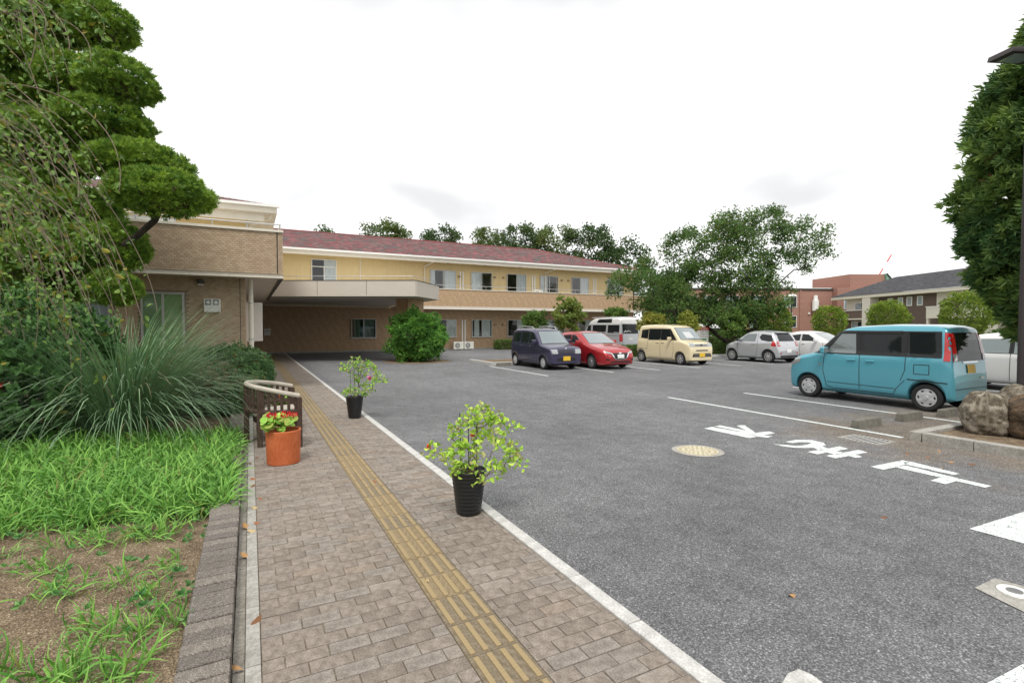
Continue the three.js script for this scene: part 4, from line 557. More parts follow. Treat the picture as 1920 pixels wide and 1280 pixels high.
// red hatchback facing the camera
makeCar({ name: 'hatchback', label: 'glossy red hatchback with large dark grille between the purple and cream cars', pos: [13.02, 0, -17.85], turn: TO_CAM, L: 4.06, W: 1.7, belt: 0.95, wheelR: 0.3, axles: [0.82, 3.39], wheel: 'ten', tumble: 0.3, round: 0.13, noseTaper: 0.24, noseLen: 0.75, tailTaper: 0.12, tailLen: 0.6, smooth: 0.09, flare: 0.02, clearance: 0.17,
  paint: metallic(0.4, 0.012, 0.018, 0.35), top: [[0, 0.5], [0.04, 0.66], [0.16, 0.76], [0.5, 0.86], [1.0, 0.96], [1.15, 1.0], [1.9, 1.42], [2.2, 1.48], [2.8, 1.48], [3.3, 1.42], [3.6, 1.28], [3.85, 1.0], [3.98, 0.85], [4.06, 0.55]],
  screen: [[-0.66, 1.02], [0.66, 1.02], [0.52, 1.42], [-0.52, 1.42]], rearScreen: [[-0.55, 1.05], [0.55, 1.05], [0.45, 1.36], [-0.45, 1.36]],
  sideWindows: [{ poly: [[1.55, 1.0], [2.3, 1.0], [2.3, 1.36], [2.06, 1.35]] }, { poly: [[2.38, 1.0], [3.1, 1.02], [2.95, 1.33], [2.38, 1.36]] }, { poly: [[3.16, 1.04], [3.42, 1.08], [3.08, 1.3]] }],
  front: [{ name: 'headlamp', poly: [[0.36, 0.63], [0.6, 0.64], [0.72, 0.71], [0.7, 0.74], [0.5, 0.7]], mat: lampClear, mirror: true, off: 0.014 }, { name: 'grille_surround', poly: [[-0.46, 0.66], [-0.3, 0.42], [-0.14, 0.385], [0.14, 0.385], [0.3, 0.42], [0.46, 0.66], [0.4, 0.66], [0.26, 0.44], [0.12, 0.41], [-0.12, 0.41], [-0.26, 0.44], [-0.4, 0.66]], mat: chrome, off: 0.018 }, { name: 'grille', poly: [[-0.4, 0.66], [-0.27, 0.43], [-0.12, 0.4], [0.12, 0.4], [0.27, 0.43], [0.4, 0.66]], mat: trimBlack }, { name: 'number_plate', poly: rect(-0.165, 0.165, 0.45, 0.6), mat: M.plate, off: 0.03 }, { name: 'lower_intake', poly: [[-0.55, 0.27], [0.55, 0.27], [0.45, 0.34], [-0.45, 0.34]], mat: trimBlack }, { name: 'fog_lamp', poly: [[0.52, 0.36], [0.68, 0.38], [0.66, 0.45], [0.54, 0.42]], mat: trimBlack, mirror: true }, { name: 'badge', poly: [[-0.07, 0.645], [0, 0.615], [0.07, 0.645], [0.05, 0.68], [-0.05, 0.68]], mat: chrome, off: 0.024 }],
  seams: [[[1.3, 0.95], [1.28, 0.5], [1.4, 0.28]], [[2.34, 1.38], [2.36, 0.28]], [[3.14, 1.02], [3.1, 0.7], [2.98, 0.5]], [[1.4, 0.26], [2.9, 0.26]]], handles: [[2.18, 0.86], [2.98, 0.88]], mirror: [1.6, 0.98],
  extra: (car, b) => { part(car, 'antenna', bar(V(b.X(3.3), 1.44, 0), V(b.X(3.5), 1.62, 0), 0.006), trimBlack); } });
// cream tall kei car facing the camera
makeCar({ name: 'kei_box_car', label: 'cream tall boxy car with yellow plate facing the lot', pos: [17.55, 0, -17.55], turn: TO_CAM, L: 3.4, W: 1.475, belt: 1.02, wheelR: 0.28, axles: [0.58, 3.08], wheel: 'seven', tumble: 0.12, noseTaper: 0.09, noseLen: 0.35, smooth: 0.06, round: 0.1, clearance: 0.17,
  paint: phy({ color: lin(0.72, 0.62, 0.4), roughness: 0.3, clearcoat: 1, clearcoatRoughness: 0.04 }), top: [[0, 0.62], [0.03, 0.86], [0.09, 0.97], [0.5, 1.08], [0.6, 1.1], [1.05, 1.6], [1.2, 1.7], [1.6, 1.765], [2.4, 1.785], [3.1, 1.76], [3.26, 1.7], [3.33, 1.4], [3.37, 1.0], [3.4, 0.6]],
  screen: [[-0.62, 1.13], [0.62, 1.13], [0.55, 1.63], [-0.55, 1.63]], rearScreen: [[-0.58, 1.05], [0.58, 1.05], [0.54, 1.6], [-0.54, 1.6]],
  sideWindows: [{ poly: [[0.82, 1.1], [1.06, 1.1], [1.22, 1.55], [1.16, 1.55]] }, { poly: [[1.12, 1.08], [1.75, 1.08], [1.74, 1.58], [1.28, 1.58]] }, { poly: [[1.82, 1.08], [2.55, 1.08], [2.53, 1.58], [1.81, 1.58]] }, { poly: [[2.62, 1.12], [3.1, 1.16], [3.06, 1.54], [2.6, 1.58]] }], pillars: [[[0.78, 1.085], [2.6, 1.07], [2.58, 1.6], [1.22, 1.6]]],
  front: [{ name: 'headlamp', poly: [[0.38, 0.82], [0.67, 0.83], [0.68, 0.99], [0.42, 0.98]], mat: lampClear, mirror: true }, { name: 'grille', poly: rect(-0.38, 0.38, 0.83, 0.94), mat: lampClear }, { name: 'grille_bar', poly: rect(-0.37, 0.37, 0.85, 0.87), mat: trimBlack, off: 0.015 }, { name: 'grille_bar', poly: rect(-0.37, 0.37, 0.9, 0.92), mat: trimBlack, off: 0.015 }, { name: 'badge', poly: [[-0.05, 0.85], [0.05, 0.85], [0.06, 0.93], [-0.06, 0.93]], mat: trimBlack, off: 0.02 }, { name: 'upper_slot', poly: rect(-0.36, 0.36, 0.64, 0.68), mat: trimBlack }, { name: 'lower_intake', poly: [[-0.58, 0.38], [0.58, 0.38], [0.52, 0.52], [-0.52, 0.52]], mat: trimBlack }, { name: 'intake_bar', poly: rect(-0.5, 0.5, 0.445, 0.465), mat: lampClear, off: 0.016 }, { name: 'number_plate', poly: rect(-0.165, 0.165, 0.38, 0.54), mat: M.yellowPlate, off: 0.024 }],
  seams: [[[0.98, 1.07], [0.95, 0.6], [1.05, 0.3]], [[1.78, 1.6], [1.78, 0.3]], [[2.58, 1.6], [2.6, 0.9], [2.66, 0.62]], [[1.05, 0.27], [2.6, 0.27]], [[2.6, 0.66], [3.34, 0.66]]], handles: [[1.62, 0.96], [1.95, 0.96]], mirror: [1.12, 1.08],
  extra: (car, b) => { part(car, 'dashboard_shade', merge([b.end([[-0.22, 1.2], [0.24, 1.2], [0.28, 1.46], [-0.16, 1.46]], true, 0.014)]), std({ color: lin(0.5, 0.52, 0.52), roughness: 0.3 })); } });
// small silver three-door, tail towards the camera
makeCar({ name: 'city_car', label: 'small silver three-door city car seen from its tail corner', pos: [22.28, 0, -16.5], turn: AWAY, L: 2.99, W: 1.68, belt: 0.95, wheelR: 0.3, axles: [0.5, 2.5], wheel: 'ten', tumble: 0.28, round: 0.14, noseTaper: 0.2, tailTaper: 0.12, tailLen: 0.5, smooth: 0.09, flare: 0.03,
  paint: metallic(0.5, 0.51, 0.53, 0.45), top: [[0, 0.5], [0.05, 0.72], [0.2, 0.84], [0.55, 0.95], [0.65, 1.0], [1.25, 1.4], [1.5, 1.48], [2.0, 1.5], [2.5, 1.44], [2.66, 1.38], [2.86, 1.02], [2.93, 0.9], [2.99, 0.55]],
  screen: [[-0.64, 1.02], [0.64, 1.02], [0.52, 1.42], [-0.52, 1.42]], rearScreen: [[-0.56, 1.02], [0.56, 1.02], [0.48, 1.36], [-0.48, 1.36]],
  sideWindows: [{ poly: [[0.95, 0.99], [1.82, 0.99], [1.84, 1.36], [1.36, 1.34], [1.2, 1.24]], mat: phy({ color: lin(0.12, 0.15, 0.15), roughness: 0.04, clearcoat: 1 }) }, { poly: [[2.0, 1.2], [2.12, 1.06], [2.5, 1.0], [2.74, 1.02], [2.6, 1.3], [2.12, 1.35]] }],
  sides: [{ name: 'tail_lamp', poly: [[2.66, 0.8], [2.9, 0.78], [2.82, 1.02], [2.7, 1.0]], mat: lampRed, off: 0.012 }, { name: 'headlamp', poly: [[0.1, 0.66], [0.34, 0.76], [0.4, 0.86], [0.2, 0.8]], mat: lampClear }],
  rear: [{ name: 'tail_lamp', poly: [[0.56, 0.8], [0.74, 0.78], [0.72, 1.0], [0.58, 0.99]], mat: lampRed, mirror: true, off: 0.014 }, { name: 'reverse_lamp', poly: [[0.57, 0.86], [0.7, 0.85], [0.7, 0.92], [0.57, 0.92]], mat: lampClear, mirror: true, off: 0.02 }, { name: 'number_plate', poly: rect(-0.165, 0.165, 0.48, 0.64), mat: M.plate, off: 0.016 }, { name: 'bumper_lip', poly: rect(-0.62, 0.62, 0.27, 0.36), mat: trimBlack, off: 0.012 }, { name: 'reflector', poly: rect(0.56, 0.62, 0.42, 0.5), mat: lampRed, mirror: true, off: 0.014 }, { name: 'badge', poly: rect(-0.05, 0.05, 0.86, 0.92), mat: chrome, off: 0.014 }, { name: 'wiper', poly: [[-0.05, 1.03], [0.0, 1.02], [0.3, 1.1], [0.28, 1.12]], mat: trimBlack, off: 0.02 }],
  seams: [[[0.86, 0.96], [0.86, 0.5], [0.95, 0.28]], [[1.92, 1.38], [1.96, 0.7], [1.86, 0.3]], [[0.95, 0.27], [1.86, 0.27]]], handles: [[1.76, 0.86]], mirror: [0.98, 0.98], mirrorMat: trimBlack,
  extra: (car, b) => { part(car, 'roof_spoiler', rbox(0.22, 0.035, 1.08, 0.015, b.X(2.62), 1.4, 0), metallic(0.5, 0.51, 0.53, 0.45)); } });
// white hybrid hatchback facing the camera, behind the silver one
const whitePaint = phy({ color: lin(0.78, 0.78, 0.77), roughness: 0.3, clearcoat: 1, clearcoatRoughness: 0.04 });
const whiteHatch = { L: 4.0, W: 1.7, belt: 0.95, wheelR: 0.3, axles: [0.82, 3.37], wheel: 'ten', tumble: 0.28, round: 0.13, noseTaper: 0.2, noseLen: 0.7, tailTaper: 0.1, tailLen: 0.5, smooth: 0.1, paint: whitePaint, top: [[0, 0.5], [0.05, 0.68], [0.3, 0.8], [0.9, 0.95], [1.05, 1.0], [1.9, 1.4], [2.2, 1.45], [2.8, 1.44], [3.6, 1.26], [3.85, 1.0], [3.95, 0.85], [4.0, 0.5]],
  screen: [[-0.64, 1.02], [0.64, 1.02], [0.5, 1.38], [-0.5, 1.38]], rearScreen: [[-0.55, 1.03], [0.55, 1.03], [0.5, 1.22], [-0.5, 1.22]],
  sideWindows: [{ poly: [[1.5, 1.0], [2.32, 1.0], [2.32, 1.33], [2.02, 1.32]] }, { poly: [[2.4, 1.0], [3.2, 1.03], [3.1, 1.24], [2.4, 1.33]] }],
  front: [{ name: 'headlamp', poly: [[0.42, 0.62], [0.72, 0.68], [0.7, 0.78], [0.5, 0.7]], mat: lampClear, mirror: true }, { name: 'lower_intake', poly: rect(-0.55, 0.55, 0.3, 0.42), mat: trimBlack }, { name: 'number_plate', poly: rect(-0.165, 0.165, 0.42, 0.57), mat: M.plate, off: 0.02 }],
  seams: [[[1.25, 0.95], [1.25, 0.5], [1.36, 0.28]], [[2.36, 1.36], [2.38, 0.28]], [[3.2, 1.05], [3.12, 0.7], [2.98, 0.5]], [[1.36, 0.27], [2.9, 0.27]]], handles: [[2.2, 0.86], [3.02, 0.88]], mirror: [1.55, 0.98] };
makeCar({ ...whiteHatch, name: 'white_hatchback', label: 'white hatchback parked directly beside the small silver city car', pos: [24.95, 0, -15.3], turn: TO_CAM });
makeCar({ ...whiteHatch, name: 'white_sedan', label: 'white car with pale windows parked beyond the tail of the turquoise van', pos: [18.5, 0, -5.5], turn: TO_CAM, L: 4.3, axles: [0.85, 3.5], top: [[0, 0.5], [0.05, 0.7], [0.3, 0.82], [0.95, 0.97], [1.05, 1.0], [1.8, 1.42], [2.2, 1.5], [3.0, 1.5], [3.8, 1.36], [4.1, 1.0], [4.22, 0.85], [4.3, 0.5]],
  sideWindows: [{ poly: [[1.5, 1.0], [2.36, 1.0], [2.36, 1.38], [1.98, 1.37]], mat: phy({ color: lin(0.2, 0.25, 0.25), roughness: 0.04, clearcoat: 1 }) }, { poly: [[2.46, 1.0], [3.2, 1.0], [3.2, 1.36], [2.46, 1.38]], mat: phy({ color: lin(0.2, 0.25, 0.25), roughness: 0.04, clearcoat: 1 }) }, { poly: [[3.3, 1.02], [3.8, 1.06], [3.6, 1.3], [3.3, 1.35]], mat: phy({ color: lin(0.2, 0.25, 0.25), roughness: 0.04, clearcoat: 1 }) }], pillars: [[[1.44, 0.985], [3.84, 0.99], [3.66, 1.33], [2.0, 1.4]]], seams: [[[1.25, 0.95], [1.25, 0.5], [1.36, 0.28]], [[2.41, 1.38], [2.43, 0.28]], [[3.26, 1.35], [3.28, 0.8], [3.1, 0.55]]] });
// high-roof van by the building, tail towards the camera
const silverVan = metallic(0.55, 0.57, 0.6, 0.4);
makeCar({ name: 'high_roof_van', label: 'silver and white high-roof van with dark side glass near the building', category: 'van', pos: [22.95, 0, -29.2], turn: AWAY, L: 4.8, W: 1.7, belt: 1.22, wheelR: 0.32, axles: [0.9, 3.6], tumble: 0.1, round: 0.16, noseTaper: 0.1, smooth: 0.08, paint: silverVan, top: [[0, 0.6], [0.05, 0.95], [0.2, 1.1], [0.35, 1.2], [0.9, 1.85], [1.2, 2.1], [1.6, 2.27], [2.4, 2.32], [4.3, 2.32], [4.6, 2.24], [4.68, 1.9], [4.74, 1.0], [4.8, 0.5]],
  rearScreen: [[-0.68, 1.22], [0.68, 1.22], [0.66, 1.86], [-0.66, 1.86]], screen: [[-0.66, 1.25], [0.66, 1.25], [0.6, 1.85], [-0.6, 1.85]],
  sideWindows: [{ poly: [[0.75, 1.25], [1.35, 1.25], [1.32, 1.78], [1.0, 1.78]] }, { poly: [[1.55, 1.25], [3.1, 1.25], [3.1, 1.8], [1.55, 1.8]] }, { poly: [[3.3, 1.25], [4.55, 1.25], [4.52, 1.8], [3.3, 1.8]] }],
  sides: [{ name: 'high_roof', poly: [[1.0, 1.86], [4.66, 1.86], [4.6, 2.2], [4.3, 2.3], [1.7, 2.27], [1.2, 2.08]], mat: whitePaint, off: 0.01 }, { name: 'roof_window', poly: [[2.0, 1.96], [3.7, 1.96], [3.7, 2.24], [2.2, 2.22]], mat: carGlass, off: 0.016 }, { name: 'side_stripe', poly: rect(1.5, 4.6, 1.08, 1.11), mat: trimBlack }, { name: 'tail_lamp', poly: [[4.62, 0.7], [4.76, 0.7], [4.73, 1.2], [4.62, 1.2]], mat: lampRed, off: 0.012 }],
  rear: [{ name: 'high_roof', poly: [[-0.72, 1.9], [0.72, 1.9], [0.62, 2.28], [-0.62, 2.28]], mat: whitePaint, off: 0.01 }, { name: 'tail_lamp', poly: [[0.7, 0.7], [0.82, 0.7], [0.8, 1.2], [0.7, 1.2]], mat: lampRed, mirror: true, off: 0.014 }, { name: 'number_plate', poly: rect(-0.165, 0.165, 0.78, 0.95), mat: M.plate, off: 0.014 }, { name: 'bumper', poly: rect(-0.8, 0.8, 0.3, 0.52), mat: silverVan, off: 0.05 }, { name: 'window_lettering', poly: [[-0.6, 1.3], [-0.52, 1.3], [-0.42, 1.38], [-0.3, 1.32], [-0.2, 1.4], [0.05, 1.33], [0.05, 1.36], [-0.2, 1.44], [-0.32, 1.36], [-0.42, 1.44]], mat: M.plate, off: 0.014 }],
  extra: (car) => { part(car, 'roof_shell', rbox(3.0, 0.05, 1.25, 0.02, -0.35, 2.315, 0), whitePaint); } });
// white van glimpsed behind the notice board
makeCar({ name: 'white_van', label: 'white van mostly hidden behind the red-topped notice board', category: 'van', pos: [29.2, 0, -27.0], turn: AWAY, L: 3.6, W: 1.5, belt: 1.05, wheelR: 0.28, axles: [0.6, 2.9], tumble: 0.12, noseTaper: 0.08, paint: whitePaint, top: [[0, 0.6], [0.06, 1.0], [0.5, 1.7], [0.8, 1.85], [3.3, 1.85], [3.5, 1.7], [3.56, 1.0], [3.6, 0.5]], rearScreen: [[-0.58, 1.1], [0.58, 1.1], [0.55, 1.6], [-0.55, 1.6]], sideWindows: [{ poly: [[1.9, 1.1], [3.3, 1.1], [3.3, 1.6], [1.9, 1.6]] }, { poly: [[0.7, 1.1], [1.6, 1.1], [1.6, 1.6], [0.9, 1.6]] }] });

// ---------- plants ----------
function leafShape(len, wid, fold = 0.25, droop = 0.15) {   // one leaf along +y, 6 triangles
  const p = [[0, 0, 0], [-wid / 2, len * 0.35, fold * wid], [0, len * 0.38, 0], [wid / 2, len * 0.35, fold * wid], [-wid * 0.36, len * 0.7, fold * wid * 0.7 - droop * len * 0.3], [0, len * 0.72, -droop * len * 0.3], [wid * 0.36, len * 0.7, fold * wid * 0.7 - droop * len * 0.3], [0, len, -droop * len]];
  const t = [0, 2, 1, 0, 3, 2, 1, 2, 5, 1, 5, 4, 2, 3, 6, 2, 6, 5, 4, 5, 7, 5, 6, 7], pos = t.flatMap((i) => p[i]), g = new THREE.BufferGeometry();
  g.setAttribute('position', new THREE.Float32BufferAttribute(pos, 3)); g.setAttribute('uv', new THREE.Float32BufferAttribute(new Float32Array(pos.length / 3 * 2), 2)); g.computeVertexNormals(); return g;
}
function simpleLeaf(len, wid, fold = 0.3) { const p = [[0, 0, 0], [-wid / 2, len * 0.45, fold * wid], [0, len, 0], [wid / 2, len * 0.45, fold * wid]], pos = [0, 2, 1, 0, 3, 2].flatMap((i) => p[i]), g = new THREE.BufferGeometry(); g.setAttribute('position', new THREE.Float32BufferAttribute(pos, 3)); g.setAttribute('uv', new THREE.Float32BufferAttribute(new Float32Array(12), 2)); g.computeVertexNormals(); return g; }
function tuft(n, make, seed, spread = 1.0) { const r = rng(seed), gs = []; for (let i = 0; i < n; i++) { const g = make(r); g.rotateY(r() * 6.3); g.rotateX((r() * 0.75 + 0.25) * spread); g.rotateY(i / n * 6.283 + r()); gs.push(g); } return merge(gs); }
const UPV = V(0, 1, 0);
function leaves(parent, name, list, geo, mat) {   // list of {p, n, s, c}
  const m = new THREE.InstancedMesh(geo, mat, list.length), q = new THREE.Quaternion(), q2 = new THREE.Quaternion(), mt = new THREE.Matrix4(), r = rng(list.length + 3), sc = V(1, 1, 1);
  list.forEach((l, i) => { q.setFromUnitVectors(UPV, l.n); q2.setFromAxisAngle(UPV, r() * 6.283); q.multiply(q2); sc.setScalar(l.s); m.setMatrixAt(i, mt.compose(l.p, q, sc)); m.setColorAt(i, l.c); });
  m.name = parent ? name : numbered(name); m.userData.kind = 'stuff'; shadow(m); (parent || scene).add(m); return m;
}
const rdir = (r) => { const z = r() * 2 - 1, a = r() * 6.2832, s = Math.sqrt(1 - z * z); return V(s * Math.cos(a), z, s * Math.sin(a)); };
const mixC = (a, b, t) => { const k = 1.95; return lin((a[0] + (b[0] - a[0]) * t) * k, (a[1] + (b[1] - a[1]) * t) * k, (a[2] + (b[2] - a[2]) * t) * k); };
function blobLeaves(r, c, rad, n, { s0 = 0.8, s1 = 1.2, inner = 0.7, cols, up = 0.4, flat = 0, rough = 0.12, freq = 2.2, gap = -9 }) {
  const out = []; let guard = 0;
  while (out.length < n && guard++ < n * 6) {
    const d = rdir(r); if (flat && d.y < -0.25) d.y *= flat; d.normalize();
    const bump = 1 + rough * 2 * fbm(d.x * freq + c.x, d.y * freq + c.y, d.z * freq + c.z, 3), k = inner + (1 - inner) * Math.pow(r(), 0.6);
    if (fbm(d.x * freq * 2 + c.z, d.y * freq * 2, d.z * freq * 2 + c.x, 3) < gap) continue;
    const p = V(c.x + d.x * rad[0] * k * bump, c.y + d.y * rad[1] * k * bump * (flat && d.y < 0 ? 0.75 : 1), c.z + d.z * rad[2] * k * bump);
    const nn = d.clone().multiplyScalar(0.9).add(rdir(r).multiplyScalar(0.7)).add(V(0, up, 0)).normalize();
    const t = clamp(0.5 + 0.9 * fbm(p.x * 2.1, p.y * 2.1, p.z * 2.1, 2) + (r() - 0.5) * 0.7, 0, 1), pick = r(); out.push({ p, n: nn, s: s0 + r() * (s1 - s0), c: cols[2] && pick < (cols[3] || 0.04) ? lin(...cols[2]) : mixC(cols[0], cols[1], t) });
  }
  return out;
}
// skeleton grown towards foliage clusters; returns geometry of the limbs
function skeleton(base, fork, targets, r, tip = 0.006, power = 0.5, wander = 0.12, step = 0.35) {
  const nodes = [{ p: base, parent: -1 }]; let last = 0; for (const f of fork) { nodes.push({ p: f.p, parent: f.from ?? last }); last = nodes.length - 1; }
  const b = base, order = [...targets].sort((x, y) => x.distanceTo(b) - y.distanceTo(b));
  for (const t of order) { let best = 1e9, bi = 0; nodes.forEach((n, i) => { if (i === 0 && nodes.length > 1) return; const d = n.p.distanceTo(t) + (n.p.y > t.y ? (n.p.y - t.y) * 0.8 : 0); if (d < best) { best = d; bi = i; } });
    const a = nodes[bi].p, k = Math.max(1, Math.round(a.distanceTo(t) / step)); let prev = bi; for (let i = 1; i <= k; i++) { const q = a.clone().lerp(t, i / k); if (i < k) q.add(rdir(r).multiplyScalar(wander * step * 2)); nodes.push({ p: q, parent: prev }); prev = nodes.length - 1; } }
  const w = new Float32Array(nodes.length); const kids = new Uint16Array(nodes.length); nodes.forEach((n) => { if (n.parent >= 0) kids[n.parent]++; });
  for (let i = nodes.length - 1; i > 0; i--) { if (!kids[i]) w[i] += 1; w[nodes[i].parent] += w[i]; }
  const rad = (i) => tip * Math.pow(Math.max(1, w[i]), power), gs = [];
  for (let i = 1; i < nodes.length; i++) { const a = nodes[nodes[i].parent].p, c = nodes[i].p; if (a.distanceTo(c) < 1e-3) continue; const r1 = rad(i); gs.push(bar(a, c, Math.min(rad(nodes[i].parent), r1 * 1.6), r1, r1 > 0.03 ? 9 : 5)); }
  return merge(gs);
}
function clusterLeaves(r, targets, per, rad, o) { const out = []; for (const t of targets) { const hue = r(); for (let i = 0; i < per; i++) { const d = rdir(r).multiplyScalar(rad * Math.pow(r(), 0.5)); d.y *= 0.7; const pick = r(); out.push({ p: t.clone().add(d), n: rdir(r).multiplyScalar(0.9).add(V(0, o.up ?? 0.3, 0)).normalize(), s: (o.s0 ?? 0.8) + r() * 0.5, c: o.cols[2] && pick < (o.cols[3] || 0.04) ? lin(...o.cols[2]) : mixC(o.cols[0], o.cols[1], clamp(hue * 0.6 + r() * 0.5, 0, 1)) }); } } return out; }
function inBlobs(r, blobs) { const t = []; for (const [c, rad, n] of blobs) for (let i = 0; i < n; i++) { const d = rdir(r).multiplyScalar(0.45 + 0.55 * Math.pow(r(), 0.5)); t.push(V(c.x + d.x * rad[0], c.y + d.y * rad[1], c.z + d.z * rad[2])); } return t; }
const L3 = tuft(4, (r) => simpleLeaf(0.11 + r() * 0.04, 0.055), 301), L3big = tuft(7, (r) => simpleLeaf(0.15 + r() * 0.06, 0.075), 302), cherryLeaf = tuft(5, (r) => simpleLeaf(0.085 + r() * 0.03, 0.042), 307), L3small = tuft(5, (r) => simpleLeaf(0.06 + r() * 0.02, 0.028), 303), needle = tuft(9, (r) => simpleLeaf(0.062 + r() * 0.03, 0.015, 0.1), 304, 1.1), broad = tuft(4, (r) => leafShape(0.085 + r() * 0.02, 0.055), 305), laurel = tuft(6, (r) => simpleLeaf(0.15 + r() * 0.05, 0.05, 0.2), 306, 1.2);
function openTree(name, label, category, base, fork, blobs, o) {
  const r = rng(o.seed), t = thing(name, label, category, [0, 0, 0], 0, o.group), tg = inBlobs(r, blobs);
  part(t, 'trunk', skeleton(base, fork, tg, r, o.tip ?? 0.006, o.power ?? 0.5, o.wander ?? 0.12, o.step ?? 0.35), o.bark || M.bark);
  leaves(t, 'crown', clusterLeaves(r, tg, o.per, o.rad, o), o.geo || L3, M.leaf); return t;
}
// cloud-pruned evergreen at the left
{
  const t = thing('cloud_pruned_tree', 'tall evergreen pruned into rounded green pads beside the front wing', 'tree'), r = rng(310);
  const pads = [[302, 368, 82, 48, 8.2], [262, 312, 84, 40, 8.6], [192, 232, 76, 44, 8.8], [220, 158, 62, 50, 8.8], [140, 150, 60, 44, 9.1], [192, 52, 54, 46, 9.1], [100, 36, 90, 48, 9.2], [20, 30, 90, 50, 9.1], [50, 115, 80, 44, 9.2], [95, 262, 84, 44, 9], [214, 470, 54, 56, 8.8], [130, 480, 90, 62, 9], [210, 545, 44, 36, 8.6], [50, 370, 90, 56, 9.2], [20, 230, 80, 46, 9.3], [30, 540, 100, 80, 9.2], [40, 185, 90, 44, 9.5], [50, 300, 100, 50, 9.5], [125, 400, 84, 52, 9.3], [0, 450, 110, 66, 9.5]];
  const ends = [];
  pads.forEach(([u, v, hw, hh, d], i) => { const c = atDepth(u, v, d), rad = [hw / F * d, hh / F * d, hw / F * d * 0.9]; ends.push(c.clone().add(V(0, -rad[1] * 0.4, 0)));
    const n = Math.round(rad[0] * rad[2] * 5200 + 700), pad = leaves(t, 'foliage_pad', blobLeaves(r, c, rad, n, { inner: 0.74, flat: 0.5, up: 0.7, rough: 0.2, freq: 3.4, cols: [[0.03, 0.085, 0.012], [0.17, 0.25, 0.028], [0.24, 0.36, 0.05], 0.2] }), needle, M.leaf);
    part(t, 'inner_twigs', new THREE.IcosahedronGeometry(1, 3).scale(rad[0] * 0.62, rad[1] * 0.46, rad[2] * 0.62).translate(c.x, c.y, c.z), M.hedgeCore); });
  const b = atDepth(70, 700, 9.4); b.y = 0; part(t, 'trunk', skeleton(b, [{ p: V(b.x + 0.1, 1.6, b.z) }, { p: V(b.x - 0.05, 3.4, b.z + 0.1) }, { p: V(b.x + 0.1, 5.2, b.z) }, { p: V(b.x, 7, b.z) }], ends, r, 0.035, 0.5, 0.1, 0.4), M.barkDark);
}
// weeping tree in front of it: long drooping twigs
{
  const t = thing('weeping_tree', 'weeping tree with long bare drooping twigs and sparse yellow-green leaves', 'tree'), r = rng(320), tw = [], lf = [];
  const crown = V(-4.9, 4.6, -4.6);
  const root = V(-5.4, 0, -4.4); part(t, 'trunk', merge([bar(root, V(-5.3, 2.2, -4.5), 0.14, 0.11, 10), bar(V(-5.3, 2.2, -4.5), crown, 0.11, 0.07, 10)]), M.bark);
  for (let i = 0; i < 78; i++) {
    const d = 4.6 + r() * 2.4, hi = i < 24, u0 = -170 + r() * 170, v0 = hi ? -60 + r() * 120 : 120 + r() * 300, a = atDepth(u0, v0, d), len = hi ? 0.3 + r() * 0.6 : 0.5 + r() * 1.5;
    const e = atDepth(u0 + (hi ? 110 + r() * 150 : 110 + r() * 200) * (hi ? 0.8 : 1), v0 + (hi ? 60 + r() * 120 : 130 + r() * 280), d - 0.3 + r() * 0.4), m = a.clone().lerp(e, 0.4).add(V((r() - 0.3) * 0.5, 0.25 + r() * 0.4, (r() - 0.5) * 0.5)), m2 = e.clone().lerp(a, 0.12).add(V((r() - 0.3) * 0.35, 0.3 + r() * 0.3, (r() - 0.5) * 0.3));
    const cv = new THREE.CubicBezierCurve3(a, m, m2, e); tw.push(new THREE.TubeGeometry(cv, 18, 0.0024 + r() * 0.0026, 4)); if (i % 3 === 0) tw.push(bar(crown.clone().lerp(a, 0.3), a, 0.014, 0.006, 5));
    const n = hi ? 26 : 14 + Math.floor(r() * 18); for (let k = 0; k < n; k++) { const q = cv.getPoint(Math.min(1, 0.05 + r() * 0.95)).add(rdir(r).multiplyScalar(0.05)); const pick = r(); lf.push({ p: q, n: rdir(r).add(V(0.2, -0.7, 0)).normalize(), s: 0.7 + r() * 0.7, c: pick < 0.12 ? lin(0.26, 0.24, 0.03) : mixC([0.05, 0.1, 0.025], [0.13, 0.2, 0.04], r()) }); }
    if (!hi && r() < 0.6) { const s = cv.getPoint(0.5 + r() * 0.3), s2 = s.clone().add(V((r() - 0.4) * 0.4, -0.25 - r() * 0.5, (r() - 0.5) * 0.3)); tw.push(bar(s, s2, 0.003, 0.0018, 4)); for (let k = 0; k < 4; k++) lf.push({ p: s.clone().lerp(s2, r()), n: rdir(r).add(V(0, -0.7, 0)).normalize(), s: 0.6 + r() * 0.6, c: mixC([0.05, 0.1, 0.025], [0.12, 0.19, 0.04], r()) }); }
  }
  for (let k = 0; k < 2200; k++) { const p = atDepth(-160 + Math.pow(r(), 1.3) * 330, -40 + r() * 640, 5 + r() * 2); if (fbm(p.x * 1.6, p.y * 1.6, p.z * 1.6, 3) < -0.02) continue; lf.push({ p, n: rdir(r).add(V(0, -0.4, 0)).normalize(), s: 0.7 + r() * 0.6, c: r() < 0.08 ? lin(0.24, 0.23, 0.03) : mixC([0.05, 0.1, 0.025], [0.12, 0.2, 0.04], r()) }); }
  part(t, 'drooping_twigs', merge(tw), M.twig, 'stuff'); leaves(t, 'foliage', lf, leafShape(0.062, 0.034), M.leaf);
}
